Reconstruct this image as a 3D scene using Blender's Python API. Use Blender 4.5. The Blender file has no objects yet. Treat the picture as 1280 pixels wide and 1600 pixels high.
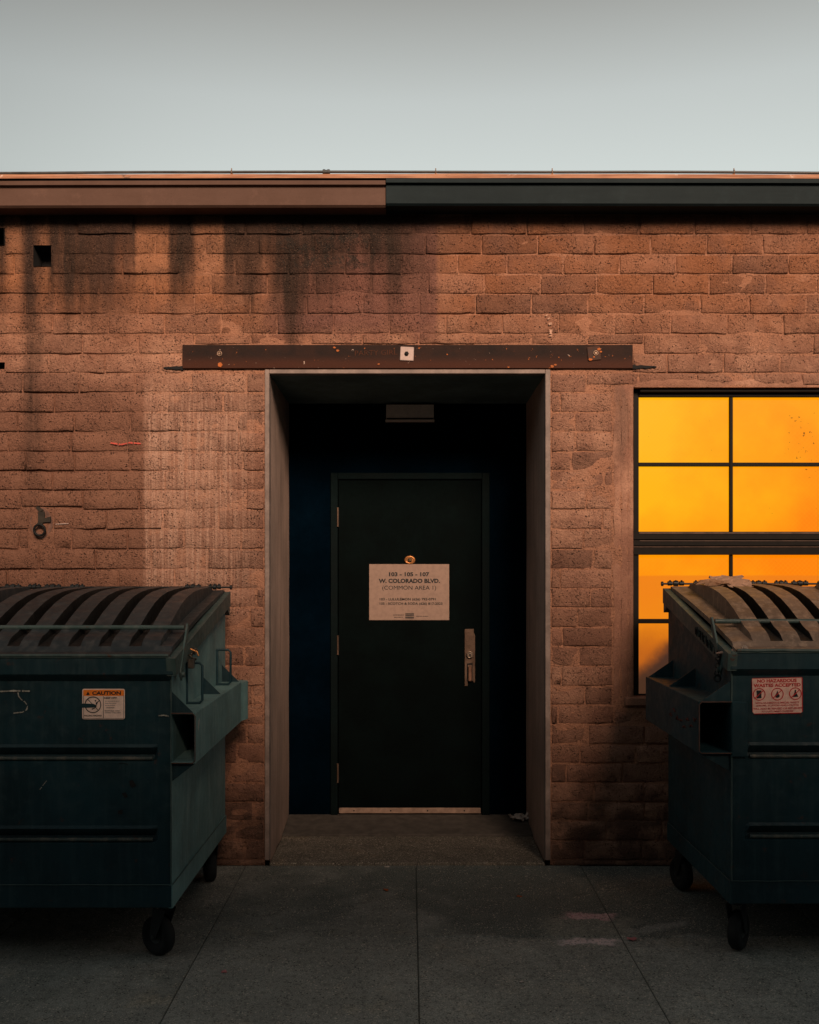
import bpy, bmesh, math, random
from mathutils import Vector, noise, Matrix
R = math.radians
S = bpy.context.scene
COL = S.collection
# ------------------------------------------------------------------ camera
cam = bpy.data.cameras.new('camera'); co = bpy.data.objects.new('camera', cam); COL.objects.link(co)
co.location = (0, -5.5, 1.64); co.rotation_euler = (R(90), 0, 0)
cam.sensor_fit = 'HORIZONTAL'; cam.sensor_width = 36; cam.lens = 36*1567/1280
cam.shift_y = 85/1280; cam.clip_start = .05; cam.clip_end = 2000
S.camera = co
# ------------------------------------------------------------------ sky, sun, exposure
SUN_EL, SUN_AZ = 27, 15          # degrees; azimuth measured from straight behind the camera towards +X
SUN_STRENGTH, SUN_ANGLE, SUN_COL = 4.4, 19, (1.0, .70, .51)
S.view_settings.view_transform = 'Standard'; S.view_settings.look = 'None'
S.view_settings.exposure = 0; S.view_settings.gamma = 1; S.view_settings.use_curve_mapping = False
w = bpy.data.worlds.new('World'); S.world = w; w.use_nodes = True
nt = w.node_tree; nt.nodes.clear()
sky = nt.nodes.new('ShaderNodeTexSky'); sky.sky_type = 'NISHITA'; sky.sun_disc = False
sky.sun_elevation = R(SUN_EL); sky.sun_rotation = R(180-SUN_AZ); sky.air_density = 1; sky.dust_density = 4
hs = nt.nodes.new('ShaderNodeHueSaturation'); hs.inputs['Saturation'].default_value = .2
nt.links.new(sky.outputs[0], hs.inputs['Color'])
tc = nt.nodes.new('ShaderNodeTexCoord'); sx = nt.nodes.new('ShaderNodeSeparateXYZ')
nt.links.new(tc.outputs['Generated'], sx.inputs[0])
cr = nt.nodes.new('ShaderNodeValToRGB'); cr.color_ramp.interpolation = 'LINEAR'
e = cr.color_ramp.elements
for p, c in ((0, (.66,.715,.69)), (.35, (.665,.72,.695)), (.42, (.56,.60,.585)), (.50, (.34,.345,.325)), (.72, (.21,.215,.21)), (1, (.17,.18,.18))):
    if p == 0: el = e[0]
    elif p == 1: el = e[len(e)-1]
    else: el = e.new(p)
    el.position = p; el.color = (*c, 1)
nt.links.new(sx.outputs['Z'], cr.inputs[0])
sc = nt.nodes.new('ShaderNodeVectorMath'); sc.operation = 'SCALE'; 
vd = nt.nodes.new('ShaderNodeVectorMath'); vd.operation = 'MULTIPLY'; vd.inputs[1].default_value = (1,1,0); nt.links.new(tc.outputs['Generated'], vd.inputs[0])
vn = nt.nodes.new('ShaderNodeVectorMath'); vn.operation = 'NORMALIZE'; nt.links.new(vd.outputs[0], vn.inputs[0])
vp = nt.nodes.new('ShaderNodeVectorMath'); vp.operation = 'DOT_PRODUCT'; vp.inputs[1].default_value = (.14,.99,0); nt.links.new(vn.outputs[0], vp.inputs[0])
mr0 = nt.nodes.new('ShaderNodeMapRange'); mr0.interpolation_type = 'SMOOTHSTEP'
for i_, v_ in enumerate((None, .80, 1.0, 7.0, 10.0)):
    if v_ is not None: mr0.inputs[i_].default_value = v_
nt.links.new(vp.outputs['Value'], mr0.inputs[0]); nt.links.new(mr0.outputs[0], sc.inputs['Scale'])
nt.links.new(cr.outputs[0], sc.inputs[0])
mx = nt.nodes.new('ShaderNodeMix'); mx.data_type = 'RGBA'; mx.inputs[0].default_value = .93
nt.links.new(hs.outputs[0], mx.inputs[6]); nt.links.new(sc.outputs[0], mx.inputs[7])
bg = nt.nodes.new('ShaderNodeBackground'); bg.inputs['Strength'].default_value = .1
nt.links.new(mx.outputs[2], bg.inputs[0])
wo = nt.nodes.new('ShaderNodeOutputWorld'); nt.links.new(bg.outputs[0], wo.inputs[0])
sl = bpy.data.lights.new('sun', 'SUN'); so = bpy.data.objects.new('sun', sl); COL.objects.link(so)
sl.energy = SUN_STRENGTH; sl.angle = R(SUN_ANGLE); sl.color = SUN_COL
d = Vector((math.sin(R(SUN_AZ))*math.cos(R(SUN_EL)), -math.cos(R(SUN_AZ))*math.cos(R(SUN_EL)), math.sin(R(SUN_EL))))
so.rotation_euler = d.to_track_quat('Z', 'Y').to_euler(); so.location = d*30

rnd = random.Random(7)
def nz(x, y, z=0.): return noise.noise(Vector((x, y, z)))
# ------------------------------------------------------------------ object helpers
def tag(o, label=None, cat=None, group=None, kind=None):
    if label: o['label'] = label
    if cat: o['category'] = cat
    if group: o['group'] = group
    if kind: o['kind'] = kind
    return o
def thing(name, label, cat, loc=(0,0,0), rz=0, group=None):
    o = bpy.data.objects.new(name, None); COL.objects.link(o); o.location = loc; o.rotation_euler = (0,0,rz)
    o.empty_display_size = .2
    return tag(o, label, cat, group)
class MB:
    def __init__(s): s.v = []; s.f = []; s.sm = []
    def add(s, vs, fs, smooth=False):
        n = len(s.v); s.v += [tuple(q) for q in vs]
        for f in fs: s.f.append([i+n for i in f]); s.sm.append(smooth)
        return s
    def box(s, x0, x1, y0, y1, z0, z1, b=0., rot=None):
        x0, x1 = min(x0,x1), max(x0,x1); y0, y1 = min(y0,y1), max(y0,y1); z0, z1 = min(z0,z1), max(z0,z1)
        bm = bmesh.new(); bmesh.ops.create_cube(bm, size=1)
        for v in bm.verts: v.co = Vector(((x0+x1)/2+v.co.x*(x1-x0), (y0+y1)/2+v.co.y*(y1-y0), (z0+z1)/2+v.co.z*(z1-z0)))
        if b > 0: bmesh.ops.bevel(bm, geom=bm.edges[:], offset=min(b, .45*min(x1-x0,y1-y0,z1-z0)), segments=1, affect='EDGES')
        if rot is not None: bm.transform(rot)
        bm.verts.index_update()
        s.add([v.co[:] for v in bm.verts], [[v.index for v in f.verts] for f in bm.faces]); bm.free(); return s
    def prism(s, pts, a, b, axis='x'):
        """pts: 2D outline (y,z) for axis x, (x,z) for axis y, (x,y) for axis z"""
        def P(p, t): return (t,p[0],p[1]) if axis=='x' else ((p[0],t,p[1]) if axis=='y' else (p[0],p[1],t))
        n = len(pts); vs = [P(p,a) for p in pts]+[P(p,b) for p in pts]
        fs = [list(range(n))[::-1], list(range(n,2*n))]+[[i,(i+1)%n,(i+1)%n+n,i+n] for i in range(n)]
        return s.add(vs, fs)
    def tube(s, path, r, n=8, cap=True, closed=False):
        P = [Vector(p) for p in path]; m = len(P); rings = []
        up = None
        for i, p in enumerate(P):
            if closed: t = (P[(i+1)%m]-P[i-1])
            else: t = (P[min(i+1,m-1)]-P[max(i-1,0)])
            t.normalize()
            if up is None:
                up = Vector((0,0,1)) if abs(t.z) < .9 else Vector((1,0,0))
            a = t.cross(up)
            if a.length < 1e-4: a = t.cross(Vector((.3,1,.2)))
            a.normalize(); b = a.cross(t).normalized(); up = b
            rr = r[i] if isinstance(r, (list, tuple)) else r
            rings.append([p+(a*math.cos(2*math.pi*k/n)+b*math.sin(2*math.pi*k/n))*rr for k in range(n)])
        vs = [q for g in rings for q in g]; fs = []
        for i in range(m if closed else m-1):
            j = (i+1) % m
            for k in range(n): fs.append([i*n+k, i*n+(k+1)%n, j*n+(k+1)%n, j*n+k])
        s.add(vs, fs, True)
        if cap and not closed:
            s.add(rings[0], [list(range(n))]); s.add(rings[-1], [list(range(n))[::-1]])
        return s
    def cyl(s, c, axis, r, h, n=16):
        a = Vector(axis).normalized()*h/2; c = Vector(c); return s.tube([c-a, c+a], r, n)
    def torus(s, c, axis, R_, r, n=16, m=6, a0=0, a1=2*math.pi):
        ax = Vector(axis).normalized(); u = ax.orthogonal().normalized(); v = ax.cross(u); c = Vector(c)
        full = abs(a1-a0-2*math.pi) < 1e-3
        k = n if full else n+1
        return s.tube([c+(u*math.cos(a0+(a1-a0)*i/n)+v*math.sin(a0+(a1-a0)*i/n))*R_ for i in range(k)], r, m, closed=full)
def obj(name, mb, mat, parent=None, loc=None, fix=True):
    me = bpy.data.meshes.new(name); me.from_pydata(mb.v, [], mb.f)
    me.polygons.foreach_set('use_smooth', mb.sm)
    if fix:
        bm = bmesh.new(); bm.from_mesh(me); bmesh.ops.recalc_face_normals(bm, faces=bm.faces[:]); bm.to_mesh(me); bm.free()
    me.materials.append(mat); me.update()
    o = bpy.data.objects.new(name, me); COL.objects.link(o)
    if parent: o.parent = parent
    if loc: o.location = loc
    return o
# ------------------------------------------------------------------ material helpers
class NT:
    def __init__(s, name):
        s.m = bpy.data.materials.new(name); s.m.use_nodes = True; s.t = s.m.node_tree
        s.b = s.t.nodes['Principled BSDF']; s._pos = None
    def n(s, typ): return s.t.nodes.new(typ)
    def put(s, sock, v):
        if isinstance(v, bpy.types.NodeSocket): s.t.links.new(v, sock)
        elif isinstance(v, (tuple, list)) and len(v) == 3 and sock.type == 'RGBA': sock.default_value = (*v, 1)
        else: sock.default_value = v
    def pos(s):
        if s._pos is None:
            g = s.n('ShaderNodeNewGeometry'); x = s.n('ShaderNodeSeparateXYZ'); s.t.links.new(g.outputs['Position'], x.inputs[0])
            s._pos = g.outputs['Position']; s.X, s.Y, s.Z = x.outputs
        return s._pos
    def objco(s): return s.n('ShaderNodeTexCoord').outputs['Object']
    def m_(s, op, a, b=0., c=0., clamp=False):
        k = s.n('ShaderNodeMath'); k.operation = op; k.use_clamp = clamp
        s.put(k.inputs[0], a); s.put(k.inputs[1], b); s.put(k.inputs[2], c); return k.outputs[0]
    def rng(s, v, a, b, c=0., d=1., smooth=True):
        k = s.n('ShaderNodeMapRange'); k.interpolation_type = 'SMOOTHSTEP' if smooth else 'LINEAR'
        for i, q in enumerate((v, a, b, c, d)): s.put(k.inputs[i], q)
        return k.outputs[0]
    def noise(s, vec, scale, detail=4, rough=.55, dist=0., stretch=None):
        if stretch is not None:
            mp = s.n('ShaderNodeMapping'); s.put(mp.inputs[0], vec); mp.inputs['Scale'].default_value = stretch; vec = mp.outputs[0]
        k = s.n('ShaderNodeTexNoise'); s.put(k.inputs['Vector'], vec); k.inputs['Scale'].default_value = scale
        k.inputs['Detail'].default_value = detail; k.inputs['Roughness'].default_value = rough; k.inputs['Distortion'].default_value = dist
        return k.outputs[0]
    def vor(s, vec, scale, rand=1.):
        k = s.n('ShaderNodeTexVoronoi'); s.put(k.inputs['Vector'], vec); k.inputs['Scale'].default_value = scale
        k.inputs['Randomness'].default_value = rand; return k.outputs['Distance']
    def mix(s, f, a, b, mode='MIX'):
        k = s.n('ShaderNodeMix'); k.data_type = 'RGBA'; k.blend_type = mode
        s.put(k.inputs[0], f); s.put(k.inputs[6], a); s.put(k.inputs[7], b); return k.outputs[2]
    def band(s, v, a, b, soft=.01):
        return s.m_('MULTIPLY', s.rng(v, a-soft, a+soft), s.rng(v, b-soft, b+soft, 1., 0.))
    def mul(s, *a):
        o = a[0]
        for q in a[1:]: o = s.m_('MULTIPLY', o, q)
        return o
    def bump(s, h, strength=.5, dist=.01, normal=None):
        k = s.n('ShaderNodeBump'); s.put(k.inputs['Height'], h); k.inputs['Strength'].default_value = strength; k.inputs['Distance'].default_value = dist
        if normal is not None: s.put(k.inputs['Normal'], normal)
        return k.outputs[0]
    def out(s, color=None, rough=.8, metal=0., normal=None, spec=.5, emit=None, estr=1.):
        b = s.b
        if color is not None: s.put(b.inputs['Base Color'], color)
        s.put(b.inputs['Roughness'], rough); s.put(b.inputs['Metallic'], metal); s.put(b.inputs['Specular IOR Level'], spec)
        if normal is not None: s.put(b.inputs['Normal'], normal)
        if emit is not None: s.put(b.inputs['Emission Color'], emit); s.put(b.inputs['Emission Strength'], estr)
        return s.m
def simple(name, col, rough=.7, metal=0., var=.25, scale=14, bump=.15, spec=.4):
    t = NT(name); p = t.objco(); n = t.noise(p, scale, 5, .6); f = t.noise(p, scale*9, 3, .6)
    dark = tuple(c*(1-var) for c in col); lite = tuple(min(1, c*(1+var)) for c in col)
    c = t.mix(t.rng(n, .3, .7), dark, lite); c = t.mix(t.rng(f, .35, .75, 0., .35), c, tuple(k*.55 for k in col))
    return t.out(c, t.rng(n, .3, .7, rough-.1, min(1, rough+.1)), metal, t.bump(f, bump, .002), spec)

def px(x, d=5.5): return (x-640)*d/1567
def pz(y, d=5.5): return 1.64+(885-y)*d/1567
# wall paint -------------------------------------------------------------
def wall_mat(name, kind):
    t = NT(name); p = t.pos(); X, Z = t.X, t.Z
    big = t.noise(p, 1.3, 5, .6); med = t.noise(p, 7, 5, .65); fine = t.noise(p, 55, 5, .7)
    grain = t.noise(p, 210, 3, .7); vs = t.noise(p, 1., 5, .65, 0, (26, 4, 1.1)); vf = t.noise(p, 1., 5, .7, 0, (75, 8, 2.0))
    warp = t.m_('SUBTRACT', med, .5); warp2 = t.m_('SUBTRACT', fine, .5)
    Xw = t.m_('ADD', X, t.m_('MULTIPLY', warp, .12)); Zw = t.m_('ADD', Z, t.m_('MULTIPLY', warp, .22))
    Xs = t.m_('ADD', X, t.m_('MULTIPLY', warp2, .03))
    c = t.mix(t.rng(big, .36, .64), (.28,.140,.092), (.54,.298,.200))
    c = t.mix(t.rng(med, .38, .68, 0., .7), c, (.27,.130,.090))
    # more orange coat on the upper right, greyer pier round the door
    c = t.mix(t.mul(t.rng(Zw, 2.65, 3.25), t.rng(t.noise(p, 2.3, 4, .6), .3, .6, .55, 1.), .9), c, (.34,.135,.062))
    c = t.mix(t.mul(t.rng(Zw, 2.75, 2.55), t.rng(X, px(900), px(840), 0., 1.), t.rng(X, px(350), px(420), 1., 1.), .0), c, (.5,.3,.2))
    c = t.mix(t.mul(t.rng(t.noise(p, 3.4, 5, .65), .50, .66), .6), c, (.215,.105,.072))
    if kind == 'block':
        oi = t.n('ShaderNodeObjectInfo').outputs['Random']
        c = t.mix(t.rng(oi, .0, .35, .62, 0., False), c, (.15,.078,.056))
        c = t.mix(t.rng(oi, .8, 1., 0., .3, False), c, (.50,.26,.175))
    elif kind == 'mortar':
        c = t.mix(t.mul(t.rng(Xw, px(180), px(300), .15, 1.), t.rng(med, .3, .6, .35, .85)), c, (.50,.245,.150))
    # the left part is older and redder
    left = t.mul(t.rng(Xw, px(222), px(232), 1., 0.), t.rng(Z, 2.75, 2.4))
    c = t.mix(t.m_('MULTIPLY', left, .70), c, (.235,.114,.074))
    # chalky wash with runs, straight left edge
    wash = t.mul(t.rng(Xs, px(222), px(230)), t.rng(Xw, px(330), px(430), 1., 0.), t.rng(Zw, pz(560), pz(680)), t.rng(Z, pz(1000), pz(900)))
    c = t.mix(t.mul(wash, t.rng(vf, .40, .62), .75), c, (.66,.42,.31))
    c = t.mix(t.mul(wash, .25), c, (.55,.31,.22))
    # painted-over patch with a sharp right edge
    patch = t.mul(t.rng(Xw, px(390), px(470)), t.rng(Xs, px(678), px(688), 1., 0.), t.rng(Zw, pz(545), pz(500)))
    c = t.mix(t.m_('MULTIPLY', patch, .75), c, (.200,.092,.075))
    chalk = t.mul(patch, t.rng(med, .55, .75), t.rng(Zw, pz(520), pz(490)), t.rng(Zw, pz(440), pz(470)), .5)
    c = t.mix(chalk, c, (.45,.29,.24))
    # sooty runs with the gutter's shade painted in, ragged lower edge, with clean gaps
    soot_shade_len = t.m_('ADD', 3.30, t.m_('MULTIPLY', t.m_('SUBTRACT', t.noise(p, 1., 4, .6, 0, (4.2, 0, .25)), .5), -1.7))
    soot_shade = t.mul(t.rng(t.m_('SUBTRACT', Z, soot_shade_len), -.36, .12), t.rng(Xw, px(710), px(600), 0., 1.), t.rng(vs, .25, .55, .7, 1.))
    gap1 = t.band(Xs, px(212), px(264), .012); gap2 = t.band(Xs, px(304), px(350), .016); gap3 = t.band(Xs, px(10), px(38), .03); gap4 = t.band(Xs, px(52), px(76), .02)
    gaps = t.m_('MAXIMUM', t.m_('MAXIMUM', gap1, t.m_('MULTIPLY', gap2, .8)), t.m_('MAXIMUM', gap3, t.m_('MULTIPLY', gap4, .7)))
    gaps = t.m_('MULTIPLY', gaps, t.rng(med, .3, .6, .6, 1.))
    soot_shade = t.m_('MULTIPLY', soot_shade, t.m_('SUBTRACT', 1., gaps))
    c = t.mix(t.m_('MULTIPLY', soot_shade, .96), c, (.024,.020,.016))
    c = t.mix(t.mul(gaps, t.rng(Z, pz(500), pz(400)), .45), c, (.52,.24,.12))
    bd = t.mul(t.rng(Zw, 2.85, 3.35), t.rng(Xw, px(560), px(380)), t.rng(t.noise(p, 1., 5, .7, 0, (7, 2, 1.6)), .36, .58), t.m_('SUBTRACT', 1., t.m_('MULTIPLY', gaps, .8)))
    c = t.mix(t.m_('MULTIPLY', bd, .62), c, (.085,.045,.030))
    # thinner streaky darkening on the right below the gutter
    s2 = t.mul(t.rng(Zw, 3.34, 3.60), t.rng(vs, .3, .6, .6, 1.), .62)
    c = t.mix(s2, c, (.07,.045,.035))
    # long dark run left
    run = t.mul(t.band(Xw, px(38), px(62), .045), t.rng(Zw, 1.75, 2.55), t.rng(vs, .3, .6, .5, 1.))
    c = t.mix(t.m_('MULTIPLY', run, .78), c, (.05,.032,.025))
    run = t.mul(t.band(Xw, px(150), px(200), .05), t.rng(Zw, 2.75, 3.2), .5)
    c = t.mix(run, c, (.07,.04,.03))
    # buffed-out graffiti blots
    g = t.mul(t.rng(Xw, px(425), px(450)), t.rng(Xw, px(600), px(575)), t.band(Zw, pz(418), pz(352), .03), t.rng(t.noise(p, 15, 4, .6, .8), .48, .55))
    c = t.mix(t.m_('MULTIPLY', g, .85), c, (.03,.026,.022))
    # window-side damp patch
    dp = t.mul(t.rng(Xw, px(950), px(968)), t.rng(Xw, px(988), px(975)), t.band(Zw, pz(720), pz(590), .1), .55)
    c = t.mix(dp, c, (.14,.085,.065))
    # shade along the foot of the wall, painted in as ragged blots
    sp = t.mul(t.rng(t.m_('SUBTRACT', Z, t.m_('MULTIPLY', warp, 1.1)), .55, .12), t.rng(med, .3, .6, .5, 1.), .7)
    c = t.mix(sp, c, (.06,.042,.034))
    # pores and small pits
    pit = t.vor(p, 62); pm = t.rng(pit, .12, .30, 1., 0.); pm = t.m_('MULTIPLY', pm, t.rng(t.noise(p, 24, 3), .46, .60)); pm = t.m_('MAXIMUM', pm, t.m_('MULTIPLY', t.rng(t.noise(p, 150, 3, .6), .58, .66), t.rng(t.noise(p, 9, 3), .42, .58)))
    mask_pit = .75 if kind == 'block' else .3
    c = t.mix(t.m_('MULTIPLY', pm, mask_pit), c, (.035,.02,.015))
    c = t.mix(t.rng(grain, .52, .72, 0., .6), c, (.09,.045,.032))
    c = t.mix(t.rng(grain, .46, .25, 0., .4), c, (.62,.34,.23))
    h = t.m_('ADD', t.m_('MULTIPLY', fine, 1.1), t.m_('MULTIPLY', grain, .5)); h = t.m_('SUBTRACT', h, t.m_('MULTIPLY', pm, .9))
    h = t.m_('ADD', h, t.m_('MULTIPLY', med, 1.2))
    return t.out(c, .95, 0., t.bump(h, 1.0 if kind != 'plaster' else .5, .014), .15)
M = {}
M['block'] = wall_mat('painted_block', 'block'); M['mortar'] = wall_mat('painted_mortar', 'mortar'); M['plaster'] = wall_mat('painted_plaster', 'plaster')
def metal_paint(name, col, faded=(.10,.13,.12), rust=.25, rough=.5, fade=.3, spec=.45, scale=1.):
    t = NT(name); p = t.objco()
    a = t.noise(p, 3*scale, 5, .6); b = t.noise(p, 22*scale, 5, .7); c_ = t.noise(p, 90*scale, 4, .7); st = t.noise(p, 1., 5, .65, 0, (30, 30, 2))
    dark = tuple(k*.6 for k in col)
    c = t.mix(t.rng(a, .3, .7), dark, col)
    c = t.mix(t.m_('MULTIPLY', t.rng(st, .45, .75), fade), c, faded)
    c = t.mix(t.m_('MULTIPLY', t.rng(b, .5, .72), fade*.8), c, faded)
    c = t.mix(t.m_('MULTIPLY', t.rng(t.noise(p, 13*scale, 6, .78), .615, .66), rust*3 if rust < .33 else 1.), c, (.085,.028,.014))
    c = t.mix(t.m_('MULTIPLY', t.rng(c_, .66, .72), .5), c, tuple(k*.3 for k in col))
    dent = t.noise(p, 2.2*scale, 2, .5)
    nrm = t.bump(dent, .35, .03); nrm = t.bump(c_, .18, .002, nrm)
    return t.out(c, t.rng(b, .3, .7, rough-.12, rough+.15), 0., nrm, spec)
M['green'] = metal_paint('dark_green_paint', (.0080,.038,.050), (.040,.075,.080), .14, .55, .35, .3)
M['green_side'] = metal_paint('sidelit_green_paint', (.135,.26,.265), (.24,.33,.32), .06, .6, .5, .3)  # light falling on the end panels put into a paler paint
M['green_right'] = metal_paint('mid_green_paint', (.010,.050,.064), (.040,.075,.080), .18, .55, .4, .3)
M['green_top'] = metal_paint('worn_green_paint', (.05,.095,.092), (.12,.14,.13), .28, .5, .5, .4)
M['lid'] = metal_paint('window_lit_lid_plastic', (.19,.135,.098), (.34,.245,.175), 0., .55, .8, .35)  # window and sky glow put into this lighter lid colour
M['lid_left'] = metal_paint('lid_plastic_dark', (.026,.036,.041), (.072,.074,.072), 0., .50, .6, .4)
M['lid_valley'] = metal_paint('shaded_lid_plastic', (.012,.013,.013), (.030,.028,.025), 0., .6, .5, .25)  # shade between the lid ribs put into a near-black copy
M['lit_ridge'] = metal_paint('lit_ridge_paint', (.05,.075,.072), (.20,.17,.13), .3, .5, .7, .4)  # light on the groove ledges put into the colour
M['void'] = simple('dark_hollow', (.012,.012,.012), .95)
M['black_steel'] = simple('black_steel', (.012,.016,.018), .5, .2)
M['chain'] = simple('old_chain', (.10,.085,.07), .45, .7)
M['brass'] = simple('brass', (.55,.24,.08), .35, .6)
M['tyre'] = simple('caster_rubber', (.006,.008,.009), .8)
M['hub'] = simple('caster_hub', (.05,.06,.06), .5, .4)
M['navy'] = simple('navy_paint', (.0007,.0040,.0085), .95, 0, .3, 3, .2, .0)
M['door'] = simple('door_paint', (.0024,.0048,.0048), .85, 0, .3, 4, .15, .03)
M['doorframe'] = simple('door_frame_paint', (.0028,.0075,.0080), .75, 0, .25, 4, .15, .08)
M['soffit'] = simple('soffit_paint', (.12,.18,.185), .9, 0, .3, 3, .4, .15)
def jamb_mat():
    t = NT('recess_plaster'); p = t.pos()
    a = t.noise(p, 3, 5, .6); f = t.noise(p, 70, 4, .7); st = t.noise(p, 1., 5, .65, 0, (20, 14, 1.3))
    c = t.mix(t.rng(a, .3, .7), (.34,.25,.205), (.45,.32,.26)); c = t.mix(t.rng(st, .45, .75, 0., .45), c, (.12,.095,.08))
    c = t.mix(t.rng(f, .55, .75, 0., .5), c, (.10,.08,.07))
    return t.out(c, .9, 0., t.bump(f, .5, .004), .2)
M['jamb'] = jamb_mat()
M['steel_trim'] = simple('trim_paint', (.24,.185,.16), .6, 0, .3, 9, .2, .3)
def lintel_mat():
    t = NT('rusty_steel'); p = t.pos()
    a = t.noise(p, 6, 6, .65); b = t.noise(p, 34, 5, .6); f = t.noise(p, 160, 4, .7)
    c = t.mix(t.rng(a, .3, .7), (.012,.006,.0045), (.030,.011,.006))
    low = t.rng(t.m_('ADD', t.Z, t.m_('MULTIPLY', a, .07)), 2.835, 2.775)
    c = t.mix(t.m_('MULTIPLY', low, .6), c, (.075,.020,.007))
    c = t.mix(t.rng(b, .67, .71), c, (.46,.13,.025)); c = t.mix(t.m_('MULTIPLY', t.rng(t.noise(p, 50, 4, .6, 1.), .70, .73), .9), c, (.55,.42,.34))
    return t.out(c, .75, .2, t.bump(t.m_('ADD', b, f), .4, .003), .3)
M['lintel'] = lintel_mat()
M['plate'] = simple('washer_plate', (.50,.38,.34), .6, 0, .15, 9, .1)
M['bolt'] = simple('bolt_steel', (.30,.20,.14), .5, .5)
M['rust'] = simple('rust_flake', (.42,.12,.03), .85)
def gutter_mat(name, a_, b_):
    t = NT(name); p = t.pos(); a = t.noise(p, 2.2, 5, .6, 0); f = t.noise(p, 130, 4, .7); m = t.noise(p, 18, 5, .7)
    c = t.mix(t.rng(a, .3, .7), a_, b_); c = t.mix(t.rng(m, .5, .75, 0., .35), c, tuple(k*1.5 for k in b_)); c = t.mix(t.rng(f, .55, .75, 0., .4), c, tuple(k*.4 for k in a_))
    n = t.bump(t.noise(p, 1., 2, .5, 0, (2.5, 1, 14)), .3, .012); return t.out(c, .65, 0., t.bump(f, .2, .002, n), .14)
M['gutter_brown'] = gutter_mat('gutter_brown', (.095,.052,.036), (.120,.068,.050))
M['gutter_dark'] = gutter_mat('gutter_dark', (.006,.014,.017), (.011,.021,.024))
def flash_mat():
    t = NT('flashing'); p = t.pos(); a = t.noise(p, 1., 5, .7, 0, (9, 9, 9)); b = t.noise(p, 1., 5, .7, 0, (4, 30, 60))
    c = t.mix(t.rng(b, .35, .65), (.28,.12,.065), (.46,.235,.14)); c = t.mix(t.rng(a, .62, .7), c, (.62,.48,.40)); c = t.mix(t.rng(a, .36, .3), c, (.16,.09,.06))
    return t.out(c, .7, 0., t.bump(b, .4, .006), .3)
M['flash'] = flash_mat()
M['sash'] = simple('window_steel', (.016,.014,.012), .7, 0, .3, 20, .15, .12)
M['sash_edge'] = simple('window_steel_worn', (.19,.12,.09), .6, .1, .3, 20)
def glass_mat():
    t = NT('lit_wired_glass'); p = t.pos(); X, Z = t.X, t.Z
    n = t.noise(p, 1.6, 3, .5); m = t.noise(p, 9, 5, .65); dirt = t.noise(p, 40, 5, .7)
    f = t.m_('ADD', t.rng(X, 1.25, 2.5, 0., .75), t.rng(n, .3, .7, -.25, .25), clamp=False)
    f = t.m_('ADD', f, t.rng(Z, 2.1, 1.6, 0., .45))
    f = t.m_('ADD', f, t.rng(m, .3, .7, -.06, .06))
    c = t.mix(f, (1.0,.46,.002), (1.0,.225,.0))
    hz = t.mul(t.rng(X, 1.65, 1.3), t.band(Z, 2.2, 2.6, .12), t.rng(n, .3, .6, .4, 1.))
    # wire in the glass, seen where it catches light
    def wire(s1, s2):
        q = t.m_('FRACT', t.m_('ADD', t.m_('MULTIPLY', X, s1), t.m_('MULTIPLY', Z, s2)))
        return t.rng(t.m_('ABSOLUTE', t.m_('SUBTRACT', q, .5)), .38, .5)
    wr = t.m_('MAXIMUM', wire(38, 38), wire(38, -38))
    c = t.mix(t.mul(hz, .10), c, (1.,.60,.08)); c = t.mix(t.mul(wr, t.rng(n, .35, .6, .08, .30)), c, (.95,.36,.01))
    # ledge seen inside below the middle rail with interior shadow painted on the lower panes
    low = t.rng(t.m_('ADD', Z, t.m_('MULTIPLY', m, .012)), 1.602, 1.588)
    c = t.mix(t.m_('MULTIPLY', low, .75), c, (.82,.20,.008))
    low2 = t.mul(t.rng(t.m_('ADD', Z, t.m_('MULTIPLY', m, .10)), 1.43, 1.18), .8)
    c = t.mix(low2, c, (.44,.095,.012))
    low3 = t.mul(t.rng(t.m_('SUBTRACT', t.m_('SUBTRACT', Z, X), t.m_('MULTIPLY', m, .12)), -.20, -.36), t.rng(Z, 1.26, 1.2), .93)
    c = t.mix(low3, c, (.035,.022,.018))
    low4 = t.mul(t.rng(Z, 1.12, .98), .9); c = t.mix(low4, c, (.07,.03,.015))
    sp = t.mul(t.rng(dirt, .67, .70), t.rng(t.noise(p, 5, 3, .6), .55, .62)); c = t.mix(t.m_('MULTIPLY', sp, .85), c, (.10,.03,.0))
    sp = t.mul(t.rng(t.noise(p, 48, 3, .6), .66, .69), t.band(X, 2.10, 2.27, .03), t.band(Z, 2.15, 2.5, .05)); c = t.mix(sp, c, (.14,.05,.0))
    return t.out((.004,.002,.001), .45, 0., t.bump(m, .1, .004), .12, c, 1.)
M['glass'] = glass_mat()
M['sign'] = simple('sign_board', (.32,.215,.165), .6, 0, .05, 4, .05)
M['ink'] = simple('print_black', (.012,.014,.016), .7, 0, .05)
M['ink_red'] = simple('print_red', (.55,.015,.018), .7, 0, .1)
M['ink_orange'] = simple('print_orange', (.95,.24,.02), .6, 0, .08)
M['sticker'] = simple('sticker_film', (.85,.66,.56), .5, 0, .1, 30, .05)
M['sticker_pale'] = simple('sticker_film_pale', (.82,.54,.45), .5, 0, .12, 30, .05)
M['tan_metal'] = simple('bronze_metal', (.15,.095,.065), .45, .45, .2, 12)
M['sweep'] = simple('door_sweep_metal', (.40,.27,.20), .6, .2, .25, 25)
M['lamp_grey'] = simple('lamp_housing', (.80,.74,.67), .7, 0, .08, 16, .2)
M['lamp_dark'] = simple('lamp_slot', (.02,.018,.015), .9)
M['paper'] = simple('paper', (.60,.52,.46), .9, 0, .15, 20)
M['card'] = simple('torn_cardboard', (.42,.26,.18), .9, 0, .2, 25)
M['leaf'] = simple('dry_leaf', (.40,.10,.03), .9)
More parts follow.
